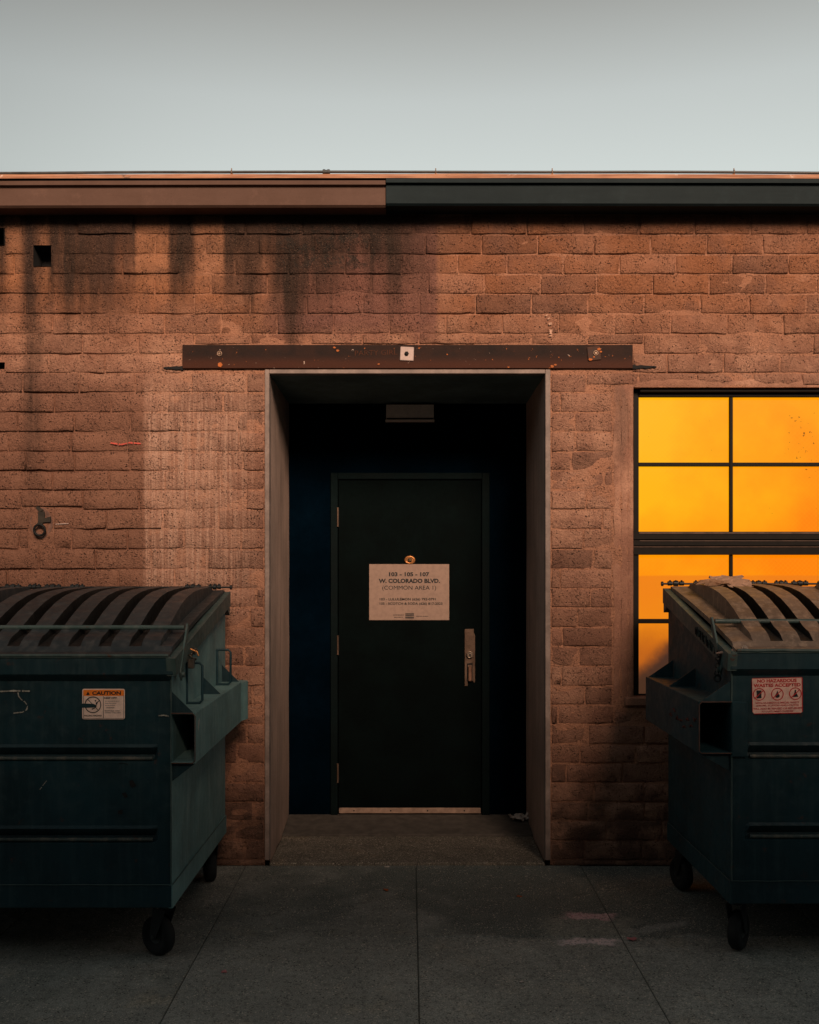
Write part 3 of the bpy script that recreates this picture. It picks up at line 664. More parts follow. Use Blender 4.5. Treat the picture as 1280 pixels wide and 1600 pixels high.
# backing so nothing shows through the joints
bk = MB(); bk.box(WX0+.21, OL-.03, .14, .2, 0, WT-.02); bk.box(OR_+.03, WL-.02, .14, .2, 0, WT-.02); bk.box(WL-.02, WR_+.02, .14, .2, 0, WB-.02); bk.box(WL-.02, WR_+.02, .14, .2, WTz+.02, WT-.02); bk.box(WR_+.02, WX1-.21, .14, .2, 0, WT-.02); bk.box(OL-.03, OR_+.03, .14, .2, 2.76, WT-.02)
obj('inner_lining', bk, M['void'], bld)
# iron ring in a broken-out patch of wall --------------------------------------------
rx_, rz_ = px(64.5), pz(822)
pm_ = MB(); n = 22; c0 = (rx_, .008, pz(817)); vs = [c0]
for i in range(n):
    a = 2*math.pi*i/n; vs.append((rx_+math.cos(a)*.062*(1+.2*nz(i*.6, 3)), -.001+.0, pz(817)+math.sin(a)*.082*(1+.16*nz(i*.5, 8))))
pm_.add(vs, [[0, i+1, (i+1) % n+1] for i in range(n)], True); obj('mortar_patch', pm_, simple('grey_mortar', (.17,.095,.072), .95, 0, .4, 30, .8), wall)
an = MB(); P = [(px(56), pz(793)), (px(60), pz(791)), (px(69), pz(797)), (px(62), pz(800))]
an.prism(P, -.006, .01, 'y'); P = [(px(70), pz(810)), (px(80), pz(807)), (px(80), pz(816)), (px(68), pz(816))]
an.prism(P, -.012, .01, 'y'); an.prism([(px(60), pz(800)), (px(70), pz(799)), (px(71), pz(817)), (px(60), pz(818))], -.008, .01, 'y'); an.cyl((rx_, -.02, pz(819)), (1,0,0), .007, .03, 8)
rg = obj('ring_anchor', an, simple('old_iron', (.040,.034,.026), .75, .3, .4, 30), bld)
obj('iron_ring', MB().torus((rx_, -.026, pz(828.5)), (0,1,.12), .030, .0065, 24, 8), simple('ring_iron', (.014,.016,.016), .6, .5), rg)
# small painted marks on the wall
def stroke(name, pts, y, wd, mat, parent, jit=.0):
    m = MB()
    for k in range(len(pts)-1):
        a, b = Vector((pts[k][0], pts[k][1])), Vector((pts[k+1][0], pts[k+1][1])); n_ = max(1, int((b-a).length/.006)); dirv = (b-a).normalized(); nv = Vector((-dirv.y, dirv.x))
        for i in range(n_):
            if jit and rnd.random() < jit: continue
            p, q = a.lerp(b, i/n_), a.lerp(b, (i+1)/n_); w1 = wd*rnd.uniform(.5,1.15)/2; w2 = wd*rnd.uniform(.5,1.15)/2
            m.add([(p.x+nv.x*w1, y, p.y+nv.y*w1), (p.x-nv.x*w1, y, p.y-nv.y*w1), (q.x-nv.x*w2, y, q.y-nv.y*w2), (q.x+nv.x*w2, y, q.y+nv.y*w2)], [[0,1,2,3]])
    return obj(name, m, mat, parent)
stroke('paint_mark', [(px(172), pz(692)), (px(190), pz(695)), (px(203), pz(692)), (px(221), pz(693.5))], -.0105, .010, simple('red_paint_mark', (.60,.10,.07), .8), wall, .25)
stroke('paint_mark', [(px(88), pz(819)), (px(108), pz(818))], -.0095, .005, M['plate'], wall, .1)
stroke('paint_mark', [(px(852), pz(491)), (px(858), pz(499)), (px(861), pz(512)), (px(860), pz(526))], -.0105, .018, simple('pale_smear', (.50,.30,.21), .9, 0, .3, 60), wall, .3)

# ================================================================== TEXT
def text(s, cx, cz_, width, height, mat, parent, y, bold=0., name='lettering', rot=0.):
    cu = bpy.data.curves.new('txt', 'FONT'); cu.body = s; cu.size = 1; cu.offset = bold; cu.resolution_u = 3
    o = bpy.data.objects.new('txt', cu); COL.objects.link(o)
    dg = bpy.context.evaluated_depsgraph_get(); me = bpy.data.meshes.new_from_object(o.evaluated_get(dg))
    bpy.data.objects.remove(o)
    xs = [v.co.x for v in me.vertices]; ys = [v.co.y for v in me.vertices]
    x0, x1, y0, y1 = min(xs), max(xs), min(ys), max(ys)
    for v in me.vertices:
        a = (v.co.x-(x0+x1)/2)*width/(x1-x0); b = (v.co.y-(y0+y1)/2)*height/(y1-y0)
        v.co = Vector((cx+a*math.cos(rot)-b*math.sin(rot), y, cz_+a*math.sin(rot)+b*math.cos(rot)))
    me.materials.clear(); me.materials.append(mat); me.name = name
    t_ = bpy.data.objects.new(name, me); COL.objects.link(t_); t_.parent = parent; return t_
def flat(m, pts, y): m.add([(a, y, b) for a, b in pts], [list(range(len(pts)))]); return m
def annulus(m, cx, cz_, r1, r2, y, n=28):
    vs = [(cx+r*math.cos(2*math.pi*k/n), y, cz_+r*math.sin(2*math.pi*k/n)) for r in (r1, r2) for k in range(n)]
    return m.add(vs, [[k, (k+1)%n, n+(k+1)%n, n+k] for k in range(n)])
def line(m, x0, z0, x1, z1, wd, y):
    a = Vector((x1-x0, z1-z0)).normalized(); nv = Vector((-a.y, a.x))*wd/2
    return m.add([(x0+nv.x, y, z0+nv.y), (x0-nv.x, y, z0-nv.y), (x1-nv.x, y, z1-nv.y), (x1+nv.x, y, z1+nv.y)], [[0,1,2,3]])
# door sign
ds = 5.5+RD-.008; sx0, sx1, sz0, sz1 = px(577,ds), px(702,ds), pz(969,ds), pz(881.5,ds)
sg = thing('door_sign', 'tan rectangular address sign with black lettering fixed on the black door', 'sign', ((sx0+sx1)/2, RD-.006, (sz0+sz1)/2))
hw_, hh_ = (sx1-sx0)/2, (sz1-sz0)/2
obj('sign_board', MB().box(-hw_, hw_, -.004, .003, -hh_, hh_, .0008), M['sign'], sg)
def sxy(u, v): return (u-639.5)*ds/1567, -(v-925.25)*ds/1567
for s, x0, x1, v, h, bo in (('103 - 105 - 107', 608, 671, 897.3, 6.6, .04), ('W. COLORADO BLVD.', 592, 687.5, 907.6, 6.8, .04), ('(COMMON AREA 1)', 597.5, 681.5, 919.2, 8.2, 0.0),
                        ('103 - LULULEMON (626) 792-0791', 593.5, 681, 936.8, 5.0, .022), ('105 - SCOTCH & SODA (626) 817-2023', 593.5, 691.5, 943.6, 5.0, .022)):
    a, b = sxy((x0+x1)/2, v); text(s, a, b, (x1-x0)*ds/1567, h*ds/1567, M['ink'], sg, -.0055, bo)
lg = MB()
for v, h in ((958.6, 1.0), (961, 1.9), (964.3, 1.9), (966.8, .9)):
    a, b = sxy(633.5, v-h/2); c_, d_ = sxy(647, v+h/2); flat(lg, [(a,b),(c_,b),(c_,d_),(a,d_)], -.0055)
obj('logo', lg, M['ink'], sg)
fp3 = MB(); rq = random.Random(2)                    # footer print too small to read: broken strokes
for u0, u1, v in ((615, 631, 961), (616, 630, 964.6), (650.5, 669.5, 963)):
    u = u0
    while u < u1:
        a, b = sxy(u, v-.7); c_, d_ = sxy(min(u1, u+rq.uniform(.5, 1.1)), v+.7*rq.uniform(.4, 1)); flat(fp3, [(a,b),(c_,b),(c_,d_),(a,d_)], -.0055); u += rq.uniform(1.2, 1.7)
obj('footer_print', fp3, M['ink'], sg)
# lamp above the door
dl = 5.5+RD-.06; lx0, lx1 = px(603.5,dl), px(678,dl)
lm = thing('door_light', 'small grey boxy wall light above the recessed door', 'wall light', ((lx0+lx1)/2, RD, pz(645,dl)))
h2 = (lx1-lx0)/2
obj('housing', MB().prism([(0,-.03),(-.066,-.030),(-.060,.052),(0,.052)], -h2, h2), M['lamp_grey'], lm)
obj('lens_slot', MB().box(-h2+.004, h2-.004, -.045, -.002, -.0415, -.0302), M['lamp_dark'], lm)
obj('base_lip', MB().box(-h2-.005, h2+.005, -.062, -.001, -.052, -.042, .002), M['lamp_grey'], lm)
text('PARTY GIRL', px(588), pz(552), px(621)-px(555), .027, simple('scratched_rust', (.085,.026,.010), .9), lin, -.0178, -.012, rot=R(1.5))

# ================================================================== DUMPSTERS
def dumpster(label, cx, W, yb, yf, zb_back, slope, prot, lids, mats, loops, pz0, pz1, group, visible_side):
    """local frame: x from the centre of the body, y as in the street, z up"""
    t = thing('dumpster', label, 'dumpster', (cx, (yb+yf)/2, 0), 0, group)
    yo = (yb+yf)/2; B, F = yb-yo, yf-yo; hw = W/2
    ztop = lambda y: zb_back+slope*(y-B)          # y decreases to the front
    zf = ztop(F)
    fm_, sm_, tm_, rm_ = mats
    # front panel with pressed grooves
    zs = [(.335,0),(.505,0),(.518,.026),(.530,.030),(.566,-.006),(.578,0),(.838,0),(.851,.026),(.863,.030),(.899,-.006),(.911,0),(zf-.03,0)]
    xs_ = [-hw, -hw+.055, -hw+.075]+[-hw+.075+(W-.15)*k/10 for k in range(1, 10)]+[hw-.075, hw-.055, hw]
    vs = []
    for z, dd in zs:
        for i, x in enumerate(xs_):
            q = 0 if i < 2 or i > len(xs_)-3 else 1; vs.append((x, F+dd*q+(nz(x*2, z*3, cx)*.004 if q else 0), z))
    k = len(xs_); fp = MB().add(vs, [[j*k+i, j*k+i+1, (j+1)*k+i+1, (j+1)*k+i] for j in range(len(zs)-1) for i in range(k-1)], False)
    obj('front_panel', fp, fm_, t)
    for zr_ in (.519, .852): obj('ledge_highlight', MB().tube([(xx_, F+.006+nz(xx_*6, zr_)*.001, zr_) for xx_ in [-hw+.078+(W-.156)*q_/50 for q_ in range(51)]], .008, 8), M['lit_ridge'], t)  # thin tube added as the lit line on each groove ledge
    obj('base_rail', MB().box(-hw-.004, hw+.004, F-.006, F+.03, .24, .336, .004), fm_, t)
    wl = MB().tube([(x, F-.007, .337+nz(x*20, 1)*.002) for x in [-hw+W*i/40 for i in range(41)]], .0022, 5); obj('weld_seam', wl, tm_, t)
    # end panels
    for s in (-1, 1):
        sp = MB(); ny, nn = 12, 10; vs = []
        for j in range(nn+1):
            for i in range(ny+1):
                y = F+(B-F)*i/ny; z = .24+(ztop(y)-.01-.24)*j/nn; inner = 0 < i < ny and 0 < j < nn
                vs.append((s*(hw+(nz(y*2.5, z*2.5, cx+s)*.010 if inner else 0)), y, z))
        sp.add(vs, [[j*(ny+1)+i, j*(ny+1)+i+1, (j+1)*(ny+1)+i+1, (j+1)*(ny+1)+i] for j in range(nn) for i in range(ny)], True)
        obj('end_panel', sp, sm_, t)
        br = MB().prism([(F-.005,.24),(B+.003,.232),(B+.003,.322),(F-.005,.336)], s*(hw-.01), s*(hw+.006)); obj('base_rail', br, sm_, t)
        obj('weld_seam', MB().tube([(s*(hw+.007), F+(B-F)*i/30, .337-.013*i/30+nz(i*.7, 2)*.002) for i in range(31)], .002, 5), tm_, t)
        ed = MB().tube([(s*(hw-.001)+nz(i*.9, s)*.0015, F-.002, .26+(zf-.30)*i/40) for i in range(41)], .0035, 6); obj('corner_edge', ed, tm_, t)
        # sloping rim channel
        h_ = .075
        P = lambda y, dz: (y, ztop(y)+dz)
        rim = MB()
        for off0, off1, d0, d1 in ((-.012, .026, -h_, .0),):
            rim.prism([P(B+.012, d0), P(F-.03, d0), P(F-.045, d1), P(B+.012, d1)], s*(hw+off0), s*(hw+off1))
        rim.prism([P(B+.012,-h_), P(B+.012,-h_-.05), P(B-.06,-h_)], s*(hw-.01), s*(hw+.022))
        obj('side_rim', rim, tm_ if s == visible_side else sm_, t)
        # fork pocket: four plates round an open sleeve
        pk = MB(); a0, a1 = hw+.001, hw+prot; y0, y1 = F-.004, B-.08; th = .006
        pk.box(s*(a1-th), s*a1, y0, y1, pz0, pz1, .002); pk.box(s*a0, s*(a1-th), y0, y1, pz1-th, pz1-.0003); pk.box(s*a0, s*(a1-th), y0, y1, pz0+.0003, pz0+th)
        if loops: pk.prism([(s*(a1-.001), y1-.02), (s*(a1+.012), y1+.02), (s*(a1+.022), y1+.055), (s*(a1+.020), y1+.085), (s*(a1+.006), y1+.105), (s*(a1-.02), y1+.118), (s*a0, y1+.122), (s*a0, y1)], pz0+.004, pz1-.006, 'z')
        pko = obj('fork_pocket', pk, sm_, t)
        obj('pocket_edge', MB().tube([(s*a0, y0-.001, pz1-.002), (s*(a1-.012), y0-.001, pz1-.002), (s*(a1-.002), y0-.001, pz1-.014), (s*(a1-.002), y0-.001, pz0+.012), (s*(a1-.012), y0-.001, pz0+.002), (s*a0, y0-.001, pz0+.002)], .0025, 5), simple('pocket_rust', (.085,.040,.028), .8, 0, .4, 60), pko)
        obj('pocket_back', MB().box(s*(a0+.001), s*(a1-th-.001), y1-.30, y1-.29, pz0+th, pz1-th), M['void'], pko)
        for yy in (F+.004, F+.42*(B-F)+.10, B-.09):
            g_ = MB().prism([(s*(hw+.001), pz1), (s*(a1-.012), pz1), (s*(hw+.001), pz1+.085)], yy-.003, yy+.003, 'y'); obj('gusset', g_, M['green'] if loops else fm_, t)
        obj('gusset', MB().prism([(s*(hw+.001), pz0), (s*(a1-.002), pz0), (s*(hw+.001), pz0-.075)], F+.012, F+.018, 'y'), M['green'] if loops else fm_, t)
        if not loops: obj('pocket_flange', MB().box(s*(hw-.064), s*(hw+.001), F-.014, F-.001, pz0-.012, pz1, .003), fm_, t)
        # lifting loops
        if loops:
            for yy in (F+.26, B-.25):
                xo = hw+.073; za, zb__ = 1.045, 1.219
                pth = [(s*hw, yy, zb__), (s*(xo-.012), yy, zb__), (s*xo, yy, zb__-.012), (s*xo, yy, za+.012), (s*(xo-.012), yy, za), (s*hw, yy, za)]
                lo = MB().tube(pth, .0058, 8); lo.tube([(s*(hw+.006), yy, za-.005), (s*(hw+.006), yy, zb__+.005)], .0055, 8); obj('side_handle', lo, M['green'], t)
    # back, floor and front lip
    obj('rear_panel', MB().box(-hw+.002, hw-.002, B-.006, B, .24, ztop(B)-.02), fm_, t)
    obj('floor', MB().box(-hw+.004, hw-.004, F+.004, B-.007, .245, .26), fm_, t)
    lp = MB().box(-hw-.018, hw+.018, F-.034, F+.012, zf-.080, zf-.006, .006); lp.prism([(F-.030,zf-.080),(F-.001,zf-.080),(F-.001,zf-.105)], -hw+.004, hw-.004)
    obj('front_lip', lp, fm_, t)
    obj('weld_seam', MB().tube([(x, F-.033, zf-.006+nz(x*9, 4)*.0015) for x in [-hw-.01+(W+.02)*i/40 for i in range(41)]], .0028, 5), tm_, t)
    # lids
    x = -hw+.004
    zl0, zl1 = ztop(B)+.012, ztop(F)+.022; YB, YF = B-.005, F-.028
    ll = lids if visible_side < 0 else lids[::-1]
    for lw in ll:
        a, b_ = x+.006, x+lw-.006; x += lw
        rp_ = .1262; nr = int((lw-.03)/rp_); mrg = (b_-a-nr*rp_)/2
        U = [(a, 0), (a+.012, 0)]
        for r_ in range(nr):
            q = a+mrg+r_*rp_; U += [(q+.022, 0), (q+.026, 1), (q+rp_-.026, 1), (q+rp_-.022, 0)]
        U += [(b_-.012, 0), (b_, 0)]
        V = [0, .02, .05, .10, .2, .3, .4, .5, .6, .7, .78, .85, .90, .925, .95, .965, 1.]
        vs = []
        for v in V:
            y = YB+(YF-YB)*v; bz = zl0+(zl1-zl0)*v+.016*math.sin(math.pi*v)-(.016 if v > .96 else 0)
            rh = (.024+.056*max(0, math.sin(math.pi*min(1, (v/.86)**1.3)))) if .02 < v < .93 else 0
            if v == .05: rh *= .7
            if v == .925: rh = .016
            for u, on in U: vs.append((u+nz(v*6, u*3, cx)*.0015, y, bz+on*rh+nz(u*3, v*3, cx+3)*.003))
        k = len(U); L = MB()
        L.add(vs, [[j*k+i, j*k+i+1, (j+1)*k+i+1, (j+1)*k+i] for j in range(len(V)-1) for i in range(k-1)])
        e_ = [i for i in range(k)]+[j*k+k-1 for j in range(1, len(V))]+[(len(V)-1)*k+i for i in range(k-2, -1, -1)]+[j*k for j in range(len(V)-2, 0, -1)]
        n0 = len(L.v); L.v += [(L.v[i][0], L.v[i][1], L.v[i][2]-.022) for i in e_]
        for i in range(len(e_)): L.f.append([e_[i], e_[(i+1)%len(e_)], n0+(i+1)%len(e_), n0+i]); L.sm.append(False)
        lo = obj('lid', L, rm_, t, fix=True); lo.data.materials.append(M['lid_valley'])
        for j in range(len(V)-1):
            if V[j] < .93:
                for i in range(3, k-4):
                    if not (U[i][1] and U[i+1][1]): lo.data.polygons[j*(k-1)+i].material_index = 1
        obj('lid_edge', MB().tube([(a+.004+(b_-a-.008)*i/24, YF-.004, zl1-.020+nz(i*.5, x)*.002) for i in range(25)], .0075, 6), tm_, lo)
        # hinge knuckles
        for c0, w_ in ((a+.03, .09), (a+.16, .08), (b_-.17, .09), (b_-.055, .07)):
            hg = MB()
            for q in range(3): hg.cyl((c0+w_*(q-1)*.33, YB+.012, zl0+.016), (1,0,0), .0115+.003*(q % 2), w_*.26, 8); hg.cyl((c0+w_*(q-1)*.33, YB+.012, zl0+.028), (0,0,1), .005, .010, 6)
            obj('hinge_knuckle', hg, M['black_steel'], lo)
    hr = MB().tube([(-hw-.03, YB+.012, zl0+.014), (hw+.03, YB+.012, zl0+.014)], .0055, 6); hr.cyl((-hw-.03, YB+.012, zl0+.014), (1,0,0), .012, .010, 8); hr.cyl((hw+.03, YB+.012, zl0+.014), (1,0,0), .012, .010, 8)
    obj('hinge_rod', hr, M['black_steel'], t)
    # lock bar with its arms
    by, bz = F+.185, ztop(F+.185)+.068
    obj('lock_bar', MB().tube([(-hw-.012, by, bz), (hw+.012, by, bz)], .0105, 10), tm_, t)
    for s in (-1, 1):
        q = s*(hw+.022); ar = MB().prism([(by+.014,bz+.016),(by-.010,bz+.018),(by-.150,zf-.075),(by-.125,zf-.110),(by-.098,zf-.085)], q, q+s*.008)
        ar.cyl((s*(hw+.03), by-.122, zf-.085), (1,0,0), .012, .022, 8); obj('lock_bar_arm', ar, tm_, t)
    # casters
    for sx_ in (-1, 1):
        for yy in (F+.09, B-.13):
            cxx = sx_*(hw-.055); fk = MB().box(cxx-.05, cxx+.05, yy-.045, yy+.045, .226, .2398, .002); fk.cyl((cxx, yy, .215), (0,0,1), .026, .022, 12)
            for q in (-1, 1): fk.prism([(yy-.035,.205),(yy+.035,.205),(yy+.055,.085),(yy+.038,.068),(yy+.02,.075)], cxx+q*.029, cxx+q*.033)
            sw_ = R({(1,0):58, (1,1):20, (-1,0):-35, (-1,1):15}[(sx_, 0 if yy < 0 else 1)]); rot_ = Matrix.Translation((cxx,yy+.02,0))@Matrix.Rotation(sw_, 4, 'Z')@Matrix.Translation((-cxx,-yy,0))
            fk.v = [tuple(rot_@Vector(q)) for q in fk.v]
            ca = obj('caster', fk, M['black_steel'], t)
            wl_ = MB(); prof = [(.0,.020),(.050,.020),(.056,.026),(.072,.026),(.082,.016),(.082,-.016),(.072,-.026),(.056,-.026),(.050,-.020),(.0,-.020)]
            nn = 24; vs = [(cxx+xx, yy+.035+rr*math.cos(2*math.pi*i/nn), .0825+rr*math.sin(2*math.pi*i/nn)) for rr, xx in prof for i in range(nn)]
            vs = [tuple(rot_@Vector(q)) for q in vs]
            wl_.add(vs, [[j*nn+i, j*nn+(i+1)%nn, (j+1)*nn+(i+1)%nn, (j+1)*nn+i] for j in range(len(prof)-1) for i in range(nn)], True)
            obj('wheel', wl_, M['tyre'], ca); ax_ = MB().cyl((cxx, yy+.035, .0825), (1,0,0), .009, .072, 8); ax_.cyl((cxx, yy+.035, .0825), (1,0,0), .030, .0425, 12); ax_.v = [tuple(rot_@Vector(q)) for q in ax_.v]; obj('axle', ax_, M['hub'], ca)
    return t, F, zf, hw, ztop, yo
grp = 'green rear-alley dumpsters against the wall'
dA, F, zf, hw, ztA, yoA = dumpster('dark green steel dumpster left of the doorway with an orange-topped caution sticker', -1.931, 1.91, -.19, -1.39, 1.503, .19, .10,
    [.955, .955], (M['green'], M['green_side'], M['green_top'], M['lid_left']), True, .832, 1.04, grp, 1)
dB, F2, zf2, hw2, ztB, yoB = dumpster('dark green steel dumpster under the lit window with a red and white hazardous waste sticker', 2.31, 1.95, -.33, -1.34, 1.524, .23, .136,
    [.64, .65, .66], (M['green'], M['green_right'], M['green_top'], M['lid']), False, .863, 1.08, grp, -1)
# ---- caution sticker (left dumpster)
def dpx(u, d_): return (u-640)*d_/1567
dF = 5.5-1.39-.006
def A(u, v): return dpx(u, dF)+1.931, 1.64+(885-v)*dF/1567
def sticker(name, quad, parent, F_, mat, label, r=.0):
    m = MB(); m.add([(a, F_-.0045, b) for a, b in quad], [list(range(len(quad)))]); o = obj(name, m, mat, parent); o['label'] = label; return o
def rr(u0, v0, u1, v1, r, f):
    out = []
    for cu_, cv, a0 in ((u1-r, v0+r, 0), (u0+r, v0+r, 90), (u0+r, v1-r, 180), (u1-r, v1-r, 270)):
        for k in range(4): a = R(a0+30*k); out.append(f(cu_+r*math.cos(a), cv-r*math.sin(a)))
    return out
st1 = sticker('sticker', rr(128.3, 1076.3, 195, 1124, 3, A), dA, F, M['sticker'], 'cream caution sticker with orange header')
kk = 4.11/1567*.9985
obj('border', flat(flat(flat(flat(MB(), [A(130,1123),A(193.5,1123),A(193.5,1122.4),A(130,1122.4)], F-.0052), [A(130.2,1079),A(130.8,1079),A(130.8,1123),A(130.2,1123)], F-.0052), [A(193,1079),A(193.6,1079),A(193.6,1123),A(193,1123)], F-.0052), [A(161,1088),A(161.8,1088),A(161.8,1123),A(161,1123)], F-.0052), M['ink'], st1)
hd = MB(); flat(hd, rr(130, 1078, 193.5, 1087.4, 1.6, A), F-.0053); obj('header_band', hd, M['ink_orange'], st1)
a, b = A(166.5, 1083); text('CAUTION', a, b, 45*kk, 6*kk, M['ink'], st1, F-.006, .04)
tri = MB(); flat(tri, [A(134.5,1086), A(140.5,1086), A(137.5,1080.5)], F-.006); obj('warning_triangle', tri, M['ink'], st1)
sy = MB(); a, b = A(145.2, 1101.3); annulus(sy, a, b, 11.6*kk, 13.0*kk, F-.006); q0, q1 = A(136.5,1092), A(154,1110.5); line(sy, q0[0], q0[1], q1[0], q1[1], .9*kk, F-.0061)
# falling figure
fg = MB()
for P in ([A(149.6,1098), A(153,1096), A(152,1100.5), A(150,1102)], [A(148,1094.3), A(150.2,1093.8), A(150.4,1096), A(148.4,1096.3)], [A(146,1103), A(151,1102), A(150.5,1105.5), A(147.2,1106)], [A(152,1096.5), A(155.5,1094), A(155.8,1094.8), A(152.6,1098)], [A(143,1107.5), A(148,1106), A(148.3,1107), A(144,1109)]): flat(fg, P, F-.006)
obj('symbol', fg, M['ink'], st1); obj('symbol', sy, M['ink'], st1)
obj('scrape', flat(MB(), [A(128,1099.3), A(146,1099.8), A(151,1102.2), A(146,1105.6), A(128,1105.8)], F-.0064), M['green'], st1)
for s, u, v, w_, h, bo in (('KEEP OFF!', 173, 1090.7, 20, 2.9, .03), ('Do not climb in, on or', 175.5, 1095.6, 23, 1.7, .02), ('occupy this container', 173, 1099, 18, 1.7, .02), ('for any purpose', 172, 1102.3, 15.5, 1.7, .02), ('whatsoever', 172.5, 1105.6, 13, 1.7, .02), ('Stand clear when', 175.5, 1110.6, 24, 1.9, .02), ('container is being lifted', 176, 1113.8, 24.5, 1.9, .02), ('FALLING HAZARD', 145.4, 1118.2, 27.5, 2.6, .03)):
    a, b = A(u, v); text(s, a, b, w_*kk, h*kk, M['ink'], st1, F-.006, bo)
# chalk squiggle
sq = [A(-30,1081), A(0,1080.5), A(22,1079.5), A(46.5,1080)]
stroke('chalk_mark', sq, F-.005, .007, M['chalk'], dA, .12)
stroke('chalk_mark', [A(28,1082), A(29,1088), A(33,1093), A(39,1097), A(43,1103), A(41.5,1109), A(35,1113), A(28,1113.5), A(21,1114.5)], F-.005, .005, M['chalk'], dA, .1)
stroke('scratch', [A(62,1234), A(68,1226), A(76,1216)], F-.005, .003, M['chalk'], dA, .3)
stroke('scratch', [A(248,1118.5), A(256,1117.5), A(264,1119)], F-.008, .006, M['chalk'], dA, .1)
stroke('scratch', [A(184,1194), A(191,1192), A(200,1194.5)], F-.005, .004, M['void'], dA)
for P in ([A(202,1220), A(207,1219), A(213,1228), A(206,1231), A(203,1227)], [A(190,1240), A(196,1238), A(200,1245), A(195,1247)], [A(184,1267), A(192,1265), A(191,1272), A(185,1272)]): obj('paint_chip', flat(MB(), P, F-.005), M['void'], dA)
# white drip on the side of the fork pocket
po = MB(); xk = .955+.1005; po.add([(xk+.001, .19-.10+0, 0)]*0, [])
yw = [(-.50, 1.0), (-.505, .985), (-.512, .965), (-.525, .940), (-.520, .965), (-.512, .99)]
po.add([(xk, y-.03, z+.01) for y, z in yw], [list(range(6))]); obj('paint_chip', po, M['paper'], dA)
# chain clasp by the arm on the left dumpster
cl = MB()
base = Vector((hw+.045, F+.21, 1.268))
for k in range(5): cl.torus(base+Vector((rnd.uniform(-.012,.012), -.012*k+.02, .012-.009*k)), (rnd.uniform(-1,1), rnd.uniform(-.4,.4), rnd.uniform(-1,1)), .011, .0032, 10, 5)
cl.box(base.x-.012, base.x+.014, base.y-.06, base.y-.035, 1.205, 1.245, .003); obj('clasp', cl, M['chain'], dA)
obj('clasp_pin', MB().tube([base+Vector((-.01,-.02,.018)), base+Vector((.02,-.02,.006)), base+Vector((.026,-.02,-.012))], .004, 6), M['brass'], dA)
# ---- hazardous waste sticker (right dumpster)
dG = 5.5-1.34-.006
def Bp(u, v): return dpx(u, dG)-2.31, 1.64+(885-v)*dG/1567
rt = R(1.2)
st2 = sticker('sticker', [Bp(1175.2,1061.5), Bp(1176.2,1060.2), Bp(1253,1058.3), Bp(1254,1059.5), Bp(1254.3,1112), Bp(1252,1114.2), Bp(1179,1115.6), Bp(1176.2,1112.5)], dB, F2, M['sticker_pale'], 'pale sticker with red print about hazardous waste')
k2 = 4.154/1567
bd = MB()
for u0, v0, u1, v1, wd in ((1176,1060.2,1253.4,1058.4,.8), (1253.7,1059,1254.2,1112.5,1.3), (1179,1115.4,1252,1114,1.1), (1175.4,1062,1176.4,1112,.6)): q0, q1 = Bp(u0,v0), Bp(u1,v1); line(bd, q0[0], q0[1], q1[0], q1[1], wd*k2, F2-.0055)
obj('border', bd, M['ink_red'], st2)
for s, u, v, w_, h, bo in (('NO HAZARDOUS', 1214.3, 1063.6, 61.5, 5.4, .03), ('WASTES ACCEPTED', 1214.6, 1070.6, 73.5, 5.4, .03), ('NON-HAZARDOUS SPECIAL WASTE', 1215, 1098.0, 68, 2.9, .012), ('(DRUMS, SLUDGES AND LIQUIDS)', 1215.3, 1102.4, 66.5, 3.1, .012), ('WILL ALSO BE REFUSED OR RETURNED', 1215.2, 1107.0, 76, 2.9, .012), ("AT CUSTOMER'S EXPENSE", 1214.8, 1111.3, 50, 2.6, .012)):
    a, b = Bp(u, v); text(s, a, b, w_*k2, h*k2, M['ink_red'], st2, F2-.006, bo, rot=rt)
sb = MB(); q = [Bp(u, v) for u, v in ((1182.3,1079),(1190,1078.8),(1190.3,1091),(1182.8,1091.3))]; flat(sb, q, F2-.0055); obj('symbol', sb, M['ink'], st2); sb = MB()
dc = []; 
for k in range(14): a = R(-60+k*300/13-90+0); 
ccx, ccz = Bp(1215, 1087.3)
for k in range(15):
    a = R(125+290*k/14); dc.append((ccx+3.7*k2*math.cos(a), ccz+3.2*k2*math.sin(a)))
flat(sb, dc+[Bp(1215,1078.8)], F2-.0055); obj('symbol', sb, M['ink'], st2); sb = MB()
flat(sb, [Bp(u, v) for u, v in ((1242,1078),(1244.2,1078),(1244.4,1082),(1247.8,1088.8),(1238.6,1089.2),(1241.8,1082))], F2-.0055); obj('symbol', sb, M['ink'], st2)
for u, v in ((1186.6,1085),(1215,1084.6),(1243.1,1083.9)): rb = MB(); a, b = Bp(u, v); annulus(rb, a, b, 8.5*k2, 9.8*k2, F2-.006); line(rb, a-6.6*k2, b-6.2*k2, a+6.6*k2, b+6.2*k2, 1.3*k2, F2-.0062); obj('symbol', rb, M['ink_red'], st2)
